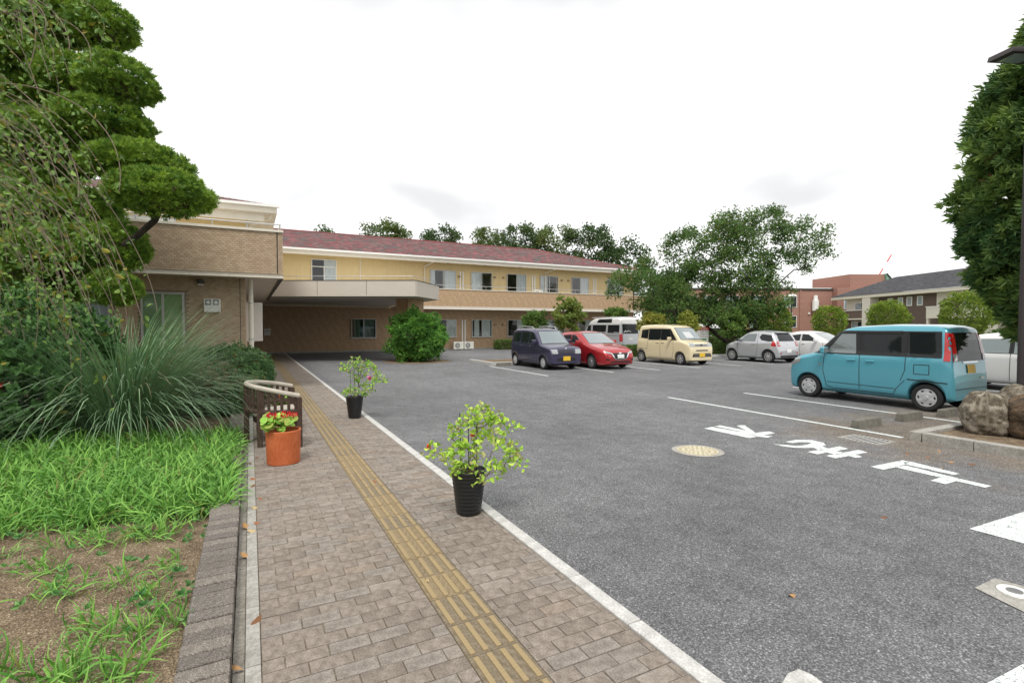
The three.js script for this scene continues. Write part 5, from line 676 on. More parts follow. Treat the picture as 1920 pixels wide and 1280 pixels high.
function ribbons(list) {   // arching grass leaves as tapered folded ribbons with vertex colours
  const pos = [], col = [], idx = [];
  for (const { a, dir, len, w, bend, c } of list) { const N = 9, st = pos.length / 3, side = V(-dir.z, 0, dir.x).normalize(); let p = a.clone(), ang = Math.PI / 2 - bend * 0.18;
    for (let i = 0; i <= N; i++) { const t = i / N, ww = w * (t < 0.6 ? 1 : (1 - t) / 0.4 + 0.05) * (t < 0.1 ? 0.6 : 1); pos.push(p.x - side.x * ww / 2, p.y, p.z - side.z * ww / 2, p.x + side.x * ww / 2, p.y, p.z + side.z * ww / 2); for (let k = 0; k < 2; k++) col.push(c.r, c.g, c.b); ang -= bend / N * (0.5 + t); p = p.clone().add(V(dir.x * Math.cos(ang), Math.sin(ang), dir.z * Math.cos(ang)).multiplyScalar(len / N)); if (i) { const b = st + (i - 1) * 2; idx.push(b, b + 1, b + 2, b + 1, b + 3, b + 2); } } }
  const g = new THREE.BufferGeometry(); g.setAttribute('position', new THREE.Float32BufferAttribute(pos, 3)); g.setAttribute('color', new THREE.Float32BufferAttribute(col, 3)); g.setAttribute('uv', new THREE.Float32BufferAttribute(new Float32Array(pos.length / 3 * 2), 2)); g.setIndex(idx); g.computeVertexNormals(); return g;
}
function grassClump(name, label, x, z, n, R, l0, l1, c0, c1, seed, b0 = 0.9, b1 = 2.0) {
  const r = rng(seed), t = thing(name, label, 'grass clump', [x, 0.04, z]), list = [];
  for (let i = 0; i < n; i++) { const a = r() * 6.283, q = R * Math.sqrt(r()), d = a + (r() - 0.5) * 1.2; list.push({ a: V(Math.cos(a) * q, 0, Math.sin(a) * q), dir: V(Math.cos(d), 0, Math.sin(d)), len: l0 + r() * (l1 - l0), w: 0.008 + r() * 0.009, bend: b0 + r() * r() * (b1 - b0) * 1.4, c: r() < 0.06 ? lin(0.3, 0.27, 0.15) : mixC(c0, c1, r()) }); }
  part(t, 'leaf_blades', ribbons(list), M.blade, 'stuff'); return t;
}
{ const t = grassClump('pampas_clump', 'large clump of long arching blue-green grass beside the bench', -1.62, -9.0, 2000, 0.42, 1.3, 2.55, [0.065, 0.125, 0.06], [0.2, 0.29, 0.165], 330, 0.85, 2.7); const r = rng(331), pl = []; for (let i = 0; i < 120; i++) { const a = -1.0 + r() * 1.9, q = r() * 0.4; pl.push({ a: V(Math.cos(a) * q, 0, Math.sin(a) * q), dir: V(Math.cos(a), 0, Math.sin(a)), len: 2.6 + r() * 0.9, w: 0.005, bend: 0.9 + r() * 0.7, c: lin(0.26, 0.28, 0.16) }); } part(t, 'flower_stalks', ribbons(pl), M.blade, 'stuff'); }
grassClump('dark_grass_clump', 'low dark arching grass clump under the weeping twigs', -3.7, -8.3, 1100, 0.5, 0.9, 1.7, [0.035, 0.07, 0.035], [0.09, 0.15, 0.085], 332, 1.2, 2.4);
{ // bramble-like shrub
  const r = rng(340), t = thing('bramble_shrub', 'leafy dark green bramble shrub between the grass clump and the weeping tree', 'shrub'), list = [], core = [];
  for (const [x, y, z, a, b, c] of [[-2.7, 0.75, -8.7, 0.75, 0.75, 0.6], [-3.5, 0.95, -8.9, 0.9, 0.95, 0.7], [-2.35, 1.25, -9.3, 0.7, 0.7, 0.6], [-4.4, 1.0, -8.6, 0.9, 1.0, 0.8], [-3.1, 1.6, -9.9, 0.9, 0.7, 0.7], [-4.3, 1.9, -9.8, 1.1, 0.8, 0.8]]) list.push(...blobLeaves(r, V(x, y, z), [a, b, c], 900, { inner: 0.55, up: 0.5, rough: 0.3, freq: 1.8, cols: [[0.028, 0.075, 0.022], [0.08, 0.16, 0.045], [0.2, 0.2, 0.04], 0.03] })), core.push(V(x, y, z));
  leaves(t, 'foliage', list, tuft(3, (q) => leafShape(0.085 + q() * 0.03, 0.06), 341, 1.2), M.leaf); part(t, 'stems', skeleton(V(-3.3, 0, -9.1), [{ p: V(-3.3, 0.2, -9.1) }], core, r, 0.012, 0.5), M.twig);
}
{ // clipped azalea mass along the walkway
  const r = rng(350), t = thing('azalea_hedge', 'dense dark azalea hedge spilling onto the walkway edge by the front wing', 'hedge'), list = [];
  const bl = []; for (let i = 0; i < 22; i++) { const q = r(), x = -1.9 + r() * 1.85, z = -10.4 - q * 3.6; bl.push([x, 0.5 + r() * 0.2, z, 0.5 + r() * 0.25, 0.5 + r() * 0.18, 0.55]); } bl.push([0.02, 0.55, -12.6, 0.42, 0.55, 0.9], [0.1, 0.5, -13.7, 0.42, 0.6, 0.7], [-0.1, 0.45, -11.2, 0.4, 0.48, 0.9]);
  for (const [x, y, z, a, b, c] of bl) list.push(...blobLeaves(r, V(x, y, z), [a, b, c], 900, { inner: 0.7, up: 0.5, rough: 0.2, freq: 2.2, cols: [[0.03, 0.075, 0.026], [0.1, 0.175, 0.06], [0.22, 0.19, 0.05], 0.03] }));
  leaves(t, 'foliage', list, L3small, M.leaf); part(t, 'inner_twigs', merge(bl.map(([x, y, z, a, b, c]) => new THREE.IcosahedronGeometry(1, 2).scale(a * 0.72, b * 0.72, c * 0.72).translate(x, y, z))), M.hedgeCore);
}
{ // weeds over the bed
  const r = rng(360), list = []; const shades = [[0.05, 0.14, 0.022], [0.15, 0.28, 0.055]];
  const put = (x, z, s, spread) => { const y = 0.03 + Math.min(0.16, Math.max(0, -x - 0.5) * 0.06); for (let k = 0; k < 3 + r() * 3; k++) { const a = r() * 6.283; list.push({ p: V(x + (r() - 0.5) * 0.1, y, z + (r() - 0.5) * 0.06), n: V(Math.cos(a) * spread, 1, Math.sin(a) * spread).normalize(), s: s * (0.6 + r() * 0.6), c: r() < 0.03 ? lin(0.26, 0.25, 0.07) : mixC(...shades, r()) }); } };
  for (let i = 0; i < 5200; i++) { const x = -5.2 + Math.sqrt(r()) * 5.05, z = -8.6 + r() * 3.4, edge = -5.45 + 2.6 * fbm(x * 1.1, z * 0.5, 5, 3) + (x < -2.2 ? (-2.2 - x) * 0.9 : 0); if (z > edge + 0.35 * r() || x > -0.2) continue; put(x, z, 0.6 + 0.45 * r(), 0.75); }
  for (let i = 0; i < 110; i++) { const x = -2.7 + r() * 2.25, z = -5.7 + Math.pow(r(), 1.4) * 3.1; if (z > -4.3 && x < -0.6 && r() < 0.75) continue; const n = 3 + r() * 5; for (let k = 0; k < n; k++) put(x + (r() - 0.5) * 0.2, z + (r() - 0.5) * 0.2, 0.4 + 0.35 * r(), 0.9); }
  for (let i = 0; i < 16; i++) { const z = -2.4 - r() * 0.7, x = -0.85 + r() * 0.4; for (let k = 0; k < 2; k++) put(x, z, 0.45 + r() * 0.3, 0.7); }
  const blade = (() => { const N = 5, pos = [], idx = []; let y = 0, zz = 0, ang = 1.5; for (let i = 0; i <= N; i++) { const t = i / N, w = 0.019 * (t < 0.4 ? 0.6 + t : (1 - t) / 0.6 + 0.02); pos.push(-w / 2, y, zz + w * 0.25, 0, y, zz, w / 2, y, zz + w * 0.25); ang -= 0.46 * (0.4 + t); y += Math.sin(ang) * 0.07; zz += Math.cos(ang) * 0.07; if (i) { const b = (i - 1) * 3; idx.push(b, b + 1, b + 3, b + 1, b + 4, b + 3, b + 1, b + 2, b + 4, b + 2, b + 5, b + 4); } } const g = new THREE.BufferGeometry(); g.setAttribute('position', new THREE.Float32BufferAttribute(pos, 3)); g.setAttribute('uv', new THREE.Float32BufferAttribute(new Float32Array(pos.length / 3 * 2), 2)); g.setIndex(idx); g.computeVertexNormals(); return g; })();
  const m = leaves(null, 'weeds', list, blade, M.leaf); Object.assign(m.userData, { label: 'bright green weedy grass covering the bare soil bed', category: 'grass' });
  const pl = []; for (let i = 0; i < 130; i++) { const x = -2.4 + r() * 2.1, z = -5.9 + r() * 2.6; pl.push({ p: V(x, 0.07 + Math.max(0, -x - 0.5) * 0.05, z), n: V((r() - 0.5) * 0.3, 1, (r() - 0.5) * 0.3).normalize(), s: 0.5 + r() * 0.5, c: mixC([0.05, 0.13, 0.04], [0.1, 0.2, 0.06], r()) }); }
  Object.assign(leaves(null, 'broadleaf_seedlings', pl, tuft(5, (q) => leafShape(0.06, 0.035), 361, 1.5), M.leaf).userData, { label: 'small broad-leaved seedlings scattered over the soil', category: 'weeds' });
}
{ // round bush at the canopy column
  const r = rng(370), t = thing('round_bush', 'large rounded bright green bush at the canopy column', 'shrub'), c = V(7.2, 1.2, -24.0), list = [...blobLeaves(r, c, [1.3, 1.2, 1.2], 7000, { inner: 0.6, up: 0.3, rough: 0.45, freq: 1.8, cols: [[0.03, 0.1, 0.02], [0.12, 0.24, 0.04]] })];
  leaves(t, 'foliage', list, L3, M.leaf); part(t, 'inner_twigs', new THREE.IcosahedronGeometry(1, 3).scale(0.85, 0.85, 0.8).translate(c.x, c.y, c.z), M.hedgeCore);
  const s = structure('bush_island', new THREE.CircleGeometry(1.6, 30).rotateX(-Math.PI / 2).translate(7.2, 0.006, -24), M.soil);
}
// planted island behind the cars
{
  const isl = structure('planted_island', span(9.45, 33, -0.1, 0.1, -22.3, -20.05), M.soil); const kg = rbox(0.594, 0.24, 0.14, 0.01, 0, 0, 0, 1);
  for (let x = 9.3; x < 33; x += 0.6) part(isl, 'kerb_stone', kg, M.kerb).position.set(x + 0.3, -0.1, -19.98); for (const z of [-20.35, -20.95, -21.55, -22.15]) { const k = part(isl, 'kerb_stone', kg, M.kerb); k.position.set(9.37, -0.1, z); k.rotation.y = Math.PI / 2; }
}
function lowHedge(name, label, x0, x1, z0, z1, h, seed, cols = [[0.03, 0.07, 0.016], [0.1, 0.16, 0.03]]) {
  const r = rng(seed), t = thing(name, label, 'hedge'), list = [], A = Math.max(1, (x1 - x0) * (z1 - z0) + (x1 - x0 + z1 - z0) * 2 * h), n = Math.round(A * 240);
  for (let i = 0; i < n; i++) { const f = r(), x = x0 + r() * (x1 - x0), z = z0 + r() * (z1 - z0), y = 0.05 + r() * h; let p, d; if (f < 0.4) { p = V(x, h, z); d = V(0, 1, 0); } else if (f < 0.75) { p = V(x, y, z1); d = V(0, 0.3, 1); } else if (f < 0.88) { p = V(x0, y, z); d = V(-1, 0.3, 0); } else { p = V(x1, y, z); d = V(1, 0.3, 0); } p.add(rdir(r).multiplyScalar(0.05 + 0.05 * r())).y += 0.06 * fbm(x * 1.5, z * 1.5, 0, 2); list.push({ p, n: d.add(rdir(r).multiplyScalar(0.8)).normalize(), s: 0.8 + r() * 0.6, c: mixC(...cols, r()) }); }
  leaves(t, 'foliage', list, L3small, M.leaf); part(t, 'inner_twigs', span(x0 + 0.06, x1 - 0.06, 0.02, h - 0.05, z0 + 0.06, z1 - 0.06), M.hedgeCore);
}
lowHedge('clipped_hedge', 'low clipped hedge against the tiled wall behind the purple wagon', 16.2, 20.2, -34.2, -33.3, 0.62, 380);
lowHedge('clipped_hedge', 'low clipped hedge on the island between the red and cream cars', 14.2, 16.6, -21.3, -20.25, 0.6, 381);
lowHedge('clipped_hedge', 'long low clipped hedge on the island behind the cream and silver cars', 17.0, 32.5, -21.4, -20.25, 0.62, 382);
lowHedge('clipped_hedge', 'low clipped hedge along the far edge of the lot behind the white hatchback', 30.3, 31.6, -19.6, -3, 0.7, 383);
// small trees on the island and along the far edge
const light = [[0.06, 0.12, 0.018], [0.17, 0.22, 0.035]], mid = [[0.035, 0.08, 0.016], [0.1, 0.16, 0.03]], tree = (n, l, u, v, d, h2, o) => { const c = atDepth(u, v, d); return openTree(n, l, 'tree', V(c.x, 0.05, c.z), [{ p: V(c.x + 0.03, Math.max(0.5, c.y - h2[1] * 1.0), c.z) }], [[c, h2, o.n || 46]], { per: 26, rad: 0.26, tip: 0.007, cols: light, group: o.group, ...o }); };
const clipped = (n, l, u, v, d, h, o) => { const c = atDepth(u, v, d), r = rng(o.seed), t = thing(n, l, 'tree', [0, 0, 0], 0, o.group), tg = []; const N = Math.round(1500 * h[0] * h[0]); const list = blobLeaves(r, c, h, N, { inner: 0.62, rough: 0.2, freq: 2.4, up: 0.4, gap: -0.3, cols: [[0.07, 0.12, 0.016], [0.2, 0.25, 0.04]] }); for (let i = 0; i < 24; i++) tg.push(list[i * 13].p.clone());
  part(t, 'trunk', skeleton(V(c.x, 0.02, c.z), [{ p: V(c.x + 0.04, c.y - h[1] * 1.0, c.z) }], tg, r, 0.016, 0.45), M.bark); leaves(t, 'crown', list, L3, M.leaf); };
tree('maple_sapling', 'slim young tree with olive green leaves in front of the tiled balcony', 1065, 588, 25, [0.72, 0.9, 0.7], { seed: 390, cols: [[0.05, 0.1, 0.02], [0.15, 0.18, 0.035]] });
tree('island_sapling', 'small dark green tree above the purple wagon', 1003, 605, 25.5, [0.62, 0.5, 0.6], { seed: 391, cols: mid, n: 26 });
tree('island_sapling', 'small dark green tree behind the silver and white van', 1155, 590, 38.2, [1.0, 0.5, 0.7], { seed: 392, cols: mid, n: 34 });
tree('yellow_green_tree', 'yellow-green small tree beside the high-roof van', 1222, 606, 29, [0.75, 0.55, 0.7], { seed: 393, cols: [[0.1, 0.13, 0.02], [0.28, 0.26, 0.05]] });
tree('yellow_green_tree', 'yellow-green rounded small tree left of the notice board', 1290, 608, 28.5, [0.55, 0.65, 0.55], { seed: 394, cols: [[0.1, 0.13, 0.02], [0.26, 0.27, 0.05]] });
clipped('clipped_tree', 'clipped yellow-green tree beside the cherry trunk and the black lamp post', 1450, 604, 29.5, [1.0, 0.95, 0.95], { seed: 395, n: 80, group: 'round clipped trees along the lot' });
clipped('clipped_tree', 'round clipped tree in front of the red brick block', 1556, 602, 35, [1.1, 1.05, 1.05], { seed: 396, n: 100, group: 'round clipped trees along the lot' });
clipped('clipped_tree', 'round clipped tree in front of the dark brown apartment wall with four small windows', 1665, 594, 35, [1.3, 1.1, 1.2], { seed: 397, n: 120, group: 'round clipped trees along the lot' });
clipped('clipped_tree', 'large round clipped tree beside the pale apartment balcony', 1815, 588, 32, [1.5, 1.38, 1.4], { seed: 398, n: 150, group: 'round clipped trees along the lot' });
tree('young_tree', 'fresh green young tree in front of the cherry trunk', 1372, 606, 28, [0.75, 0.85, 0.7], { seed: 399, cols: mid, n: 44 });
for (const [u, v, s, l] of [[1402, 628, 1, 'bright green shrub under the cherry crown behind the silver car'], [1330, 625, 2, 'green shrub behind the notice board'], [1880, 622, 3, 'green shrub at the foot of the large round clipped tree']]) { const d = s === 2 ? 36 : 31, c = atDepth(u, v, d), r = rng(400 + s), t = thing('shrub', l, 'shrub'); leaves(t, 'foliage', blobLeaves(r, V(c.x, 0.75, c.z), [1.3, 0.75, 0.9], 1500, { inner: 0.5, rough: 0.3, cols: s === 1 ? [[0.08, 0.16, 0.02], [0.2, 0.3, 0.04]] : mid }), L3, M.leaf); part(t, 'inner_twigs', new THREE.IcosahedronGeometry(1, 2).scale(0.8, 0.5, 0.5).translate(c.x, 0.6, c.z), M.hedgeCore); }
{ // cherry: low fork, two long limbs
  const D = 30, q = (u, v, d = D) => atDepth(u, v, d), b = q(1366, 660); b.y = 0.05;
  const bl = [[1205, 545, 60, 42, 17], [1255, 500, 60, 45, 22], [1310, 470, 62, 45, 26], [1370, 445, 60, 42, 26], [1435, 432, 65, 38, 26], [1495, 450, 50, 40, 20], [1400, 500, 80, 50, 40], [1320, 540, 80, 50, 38], [1430, 545, 55, 45, 26], [1365, 580, 60, 36, 26], [1520, 480, 34, 30, 9], [1258, 575, 38, 38, 16], [1430, 590, 42, 34, 16], [1345, 425, 50, 25, 6], [1180, 520, 30, 20, 5]].map(([u, v, a, h, n]) => [q(u, v, D + (n % 5) * 0.5 - 1), [a / F * D, h / F * D, 1.7], Math.round(n * 1.35)]);
  openTree('cherry_tree', 'wide spreading cherry tree with low forked dark limbs on the island', 'tree', b, [{ p: q(1362, 640) }, { p: q(1325, 612), from: 2 }, { p: q(1288, 572) }, { p: q(1250, 530) }, { p: q(1385, 628), from: 2 }, { p: q(1420, 590) }, { p: q(1445, 545) }, { p: q(1490, 505) }, { p: q(1372, 590), from: 2 }, { p: q(1370, 530) }, { p: q(1345, 480) }].map((f, i) => i === 1 ? { p: f.p, from: 1 } : i === 4 || i === 8 ? { p: f.p, from: 1 } : { p: f.p }), bl, { seed: 410, per: 58, rad: 0.6, geo: cherryLeaf, tip: 0.011, power: 0.5, wander: 0.16, bark: M.barkDark, cols: [[0.026, 0.068, 0.016], [0.095, 0.155, 0.036], [0.2, 0.18, 0.04], 0.03], s0: 0.85 });
}
// trees behind the building
[[612, 442, 16, 12, 10, 'thin treetop peeking over the red roof ridge'], [720, 440, 46, 24, 34, 'pale green treetop over the red roof ridge'], [826, 446, 32, 18, 22, 'small rounded treetop over the red roof ridge'], [908, 450, 34, 22, 18, 'sparse treetop over the red roof ridge'], [975, 458, 50, 34, 44, 'dense dark treetop behind the roof where the ridge ends'], [1040, 455, 40, 34, 30, 'sparse tall treetop behind the hip of the red roof'], [1105, 468, 58, 46, 66, 'broad dark green tree behind the hip of the red roof'], [1170, 492, 52, 46, 50, 'dark green tree behind the far end of the red roof'], [1246, 560, 36, 60, 50, 'dark tree filling the gap between the building end and the cherry']].forEach(([u, v, a, h, n, label], i) => {
  const D = i === 8 ? 44 : 58, c = atDepth(u, v, D), rad = [a / F * D, h / F * D, 2.4]; openTree('background_tree', label, 'tree', V(c.x, -0.1, c.z), [{ p: V(c.x, Math.max(1.5, c.y - rad[1] * 1.6), c.z) }], [[c, rad, n], [V(c.x, c.y - rad[1] * 1.2, c.z), [rad[0] * 0.9, rad[1], 2.2], Math.round(n * 0.7)]], { seed: 420 + i, per: 52, rad: 0.9, tip: 0.02, step: 0.9, geo: L3big, cols: i === 1 || i === 3 || i === 5 ? [[0.05, 0.09, 0.025], [0.13, 0.17, 0.05]] : [[0.025, 0.06, 0.018], [0.08, 0.125, 0.04]], group: 'trees behind the building' }); });
for (let i = 0; i < 5; i++) { const c = atDepth(1270 + i * 34, 610, 62 + (i % 3) * 4); openTree('distant_tree', 'leafy tree in the distance behind the cherry tree', 'tree', V(c.x, -0.1, c.z), [{ p: V(c.x, 1.5, c.z) }], [[V(c.x, 3.0, c.z), [2.6, 2.1, 2], 40]], { seed: 440 + i, per: 18, rad: 0.7, tip: 0.02, step: 0.8, geo: L3big, cols: [[0.025, 0.06, 0.018], [0.08, 0.13, 0.035]], group: 'distant trees behind the cherry' }); }
for (const [seed, cx, cz, label] of [[450, 13.5, -3.25, 'large dense evergreen tree rising beside the rock bed and lamp post'], [451, 12.9, 0.6, 'dense evergreen tree in the kerbed bed behind the rocks']]) { // evergreens in the rock bed
  const r = rng(seed), t = thing('broadleaf_evergreen', label, 'tree'), c = V(cx, 4.0, cz), list = [];
  const prof = lerpTable([[1.1, 0.5], [1.5, 1.25], [2.2, 1.7], [3.4, 2.1], [4.8, 2.15], [6.0, 1.85], [7.0, 1.4], [7.8, 0.9], [8.6, 0.35]]);
  const fronts = [];
  for (let i = 0; i < 30000; i++) { const y = 1.15 + r() * 7.4, a = r() * 6.283, bump = 1 + 0.5 * fbm(Math.cos(a) * 2.4 + seed, y * 1.5, Math.sin(a) * 2.4, 4), R = prof(y) * bump * 0.85, k = 0.6 + 0.4 * Math.pow(r(), 0.5); if (r() * 2.1 > prof(y) + 0.25) continue; if (fbm(Math.cos(a) * 4, y * 2, Math.sin(a) * 4, 3) < -0.15) continue; const d = V(Math.cos(a), 0.25, Math.sin(a)), pick = r(); list.push({ p: V(c.x + d.x * R * k, y, c.z + d.z * R * k), n: d.multiplyScalar(0.9).add(rdir(r).multiplyScalar(0.8)).add(V(0, 0.1, 0)).normalize(), s: 0.7 + r() * 0.6, c: pick < 0.008 ? lin(0.2, 0.09, 0.03) : mixC([0.026, 0.068, 0.02], [0.13, 0.19, 0.04], clamp(0.4 + 1.3 * fbm(a * 2, y, 0, 2) + (r() - 0.5) * 0.7, 0, 1)) }); }
  leaves(t, 'foliage', list, laurel, M.leaf);
  part(t, 'inner_twigs', new THREE.LatheGeometry([[0.01, 1.7], [0.5, 1.9], [0.9, 2.6], [1.2, 3.6], [1.2, 4.6], [0.95, 5.6], [0.55, 6.5], [0.01, 7.1]].map((p) => new THREE.Vector2(...p)), 20).translate(c.x, 0, c.z), M.hedgeCore);
  const tg = []; for (let i = 0; i < 50; i++) { const y = 1.8 + r() * 5.4, a = r() * 6.28, q = prof(y) * 0.8; tg.push(V(c.x + Math.cos(a) * q, y, c.z + Math.sin(a) * q)); } part(t, 'trunk', skeleton(V(c.x, 0, c.z), [{ p: V(c.x, 1.4, c.z) }, { p: V(c.x, 3, c.z) }, { p: V(c.x, 5, c.z) }], tg, r, 0.025, 0.5), M.barkDark);
}
// street trees across the road behind the viewpoint, which shade the low sky
for (let i = 0; i < 8; i++) { const r = rng(460 + i), x = -20 + i * 7.5 + r() * 2, z = 15 + r() * 3, h = 4.6 + r() * 1.4, t = thing('street_tree', 'broad street tree on the far side of the road facing the lot', 'tree', [0, 0, 0], 0, 'street trees across the road'), c = V(x, h * 0.55, z), list = blobLeaves(r, c, [3.8, h * 0.5, 2.6], 1500, { inner: 0.5, rough: 0.3, cols: [[0.03, 0.07, 0.02], [0.08, 0.13, 0.035]] }), tg = list.slice(0, 30).map((q) => q.p.clone()); part(t, 'trunk', skeleton(V(x, -0.14, z), [{ p: V(x, 1.8, z) }], tg, r, 0.03, 0.5), M.bark); leaves(t, 'crown', list, L3big, M.leaf).scale.setScalar(1); }
// ---------- rock bed ----------
{
  const bed = structure('rock_bed', span(8.92, 17, -0.1, 0.085, -3.82, 6), M.soil), g = rbox(0.15, 0.24, 0.594, 0.012, 0, 0, 0, 1); { const p = g.attributes.position, uv = g.attributes.uv; for (let i = 0; i < p.count; i++) uv.setXY(i, p.getX(i) + p.getY(i), p.getZ(i)); }
  for (let z = -3.97; z < 5; z += 0.6) part(bed, 'kerb_stone', g, M.concrete).position.set(8.83, -0.1, z + 0.3 + 0.155); for (let x = 8.76; x < 17; x += 0.6) { const k = part(bed, 'kerb_stone', g, M.concrete); k.position.set(x + 0.3, -0.1, -3.9); k.rotation.y = Math.PI / 2; }
  const rock = (label, x, z, a, b, c, seed, mat, turn, top = 0) => { const q = new THREE.IcosahedronGeometry(1, 12), p = q.attributes.position, uv = q.attributes.uv; for (let i = 0; i < p.count; i++) { const v = V(p.getX(i), p.getY(i), p.getZ(i)); const e = Math.pow(Math.pow(Math.abs(v.x), 3) + Math.pow(Math.abs(v.y), 3) + Math.pow(Math.abs(v.z), 3), -1 / 3), n = 1 + 0.26 * fbm(v.x * 1.3 + seed, v.y * 1.3, v.z * 1.3, 5) + 0.07 * fbm(v.x * 6 + seed, v.y * 6, v.z * 6, 3); v.multiplyScalar((0.55 + 0.45 * e) * n); p.setXYZ(i, v.x * a, v.y * b, v.z * c); uv.setXY(i, Math.atan2(v.z, v.x) * 0.4, v.y * 0.7 + seed); } const gg = q; gg.computeVertexNormals(); const m = single('rock', toCreasedNormals(gg, 1.2), mat, label, 'rock', 'rocks in the kerbed bed', [x, b * 0.8 + 0.06 + top, z]); m.rotation.y = turn; };
  rock('upright pale lichen-streaked rock at the corner of the kerbed bed', 9.93, -3.5, 0.34, 0.36, 0.3, 3.1, M.rockPale, 0.4);
  rock('small pale rock wedged between two bigger rocks', 10.75, -3.35, 0.36, 0.4, 0.3, 7.7, M.rockPale, 1.1, 0.02);
  rock('broad rounded brown rock beside the kerb of the bed', 10.2, -2.88, 0.52, 0.37, 0.46, 12.3, M.rockBrown, 2.0);
}

// ---------- bench, pots, small things ----------
{ // curved wooden bench, open towards the walkway
  const C = V(0.6, 0, -8.3), R = 0.66, b = thing('curved_bench', 'weathered dark wooden bench with a curved slatted back beside the grass clump', 'bench', [C.x, 0.012, C.z]);
  const ang = (t) => Math.PI / 2 + t * Math.PI, pt = (t, r, y) => { const a = ang(t); let x = Math.cos(a) * r, z = Math.sin(a) * r; return [x, y, z]; };
  const arcBlock = (r0, r1, y0, y1, t0, t1, n = 28) => { const s = new THREE.Shape(); for (let i = 0; i <= n; i++) { const a = ang(t0 + (t1 - t0) * i / n); s[i ? 'lineTo' : 'moveTo'](Math.cos(a) * r1, -Math.sin(a) * r1); } for (let i = n; i >= 0; i--) { const a = ang(t0 + (t1 - t0) * i / n); s.lineTo(Math.cos(a) * r0, -Math.sin(a) * r0); } return toCreasedNormals(new THREE.ExtrudeGeometry(s, { depth: y1 - y0 - 0.012, bevelSize: 0.006, bevelThickness: 0.006, bevelSegments: 2 }).rotateX(-Math.PI / 2).translate(0, y0 + 0.006, 0), 0.7); };
  part(b, 'top_rail', new THREE.TubeGeometry(new THREE.CatmullRomCurve3(Array.from({ length: 21 }, (_, i) => V(...pt(i / 20, R, 0.86 - 0.14 * Math.pow(Math.abs(i / 20 - 0.5) * 2, 2))))), 60, 0.034, 10), M.woodGrey);
  part(b, 'lower_rail', arcBlock(R - 0.02, R + 0.02, 0.47, 0.53, 0, 1), M.woodDark);
  for (let i = 0; i < 23; i++) { const t = (i + 0.5) / 23, [x, , z] = pt(t, R, 0); part(b, 'back_slat', rbox(0.04, 0.33 - 0.14 * Math.pow(Math.abs(t - 0.5) * 2, 2), 0.018, 0.004, 0, 0.52, 0, 1).rotateY(-ang(t) + Math.PI / 2).translate(x, 0, z), M.woodDark); }
  for (let i = 0; i < 4; i++) part(b, 'seat_slat', arcBlock(0.17 + i * 0.105, 0.265 + i * 0.105, 0.4, 0.435, 0, 1), M.woodGrey);
  part(b, 'seat_apron', arcBlock(0.54, 0.57, 0.31, 0.398, 0, 1), M.woodDark); part(b, 'seat_apron', arcBlock(0.2, 0.23, 0.33, 0.398, 0, 1), M.woodDark);
  for (const t of [0, 0.27, 0.5, 0.73, 1]) { const [x, , z] = pt(t, R - 0.0, 0); part(b, 'leg', rbox(0.07, 0.84 - 0.14 * Math.pow(Math.abs(t - 0.5) * 2, 2), 0.07, 0.008, x, 0, z, 1), M.woodDark); }
  for (const t of [0.04, 0.5, 0.96]) { const [x, , z] = pt(t, 0.22, 0); part(b, 'leg', rbox(0.06, 0.33, 0.06, 0.008, x, 0, z, 1), M.woodDark); }
}
function lathe(pts, seg = 36) { return new THREE.LatheGeometry(pts.map((p) => new THREE.Vector2(...p)), seg); }
function flowerHead(r, n, rad, len, wid) { return tuft(n, (q) => simpleLeaf(len, wid, 0.4).translate(0, rad * 0.5, 0), Math.floor(r() * 1e6), 1.3); }
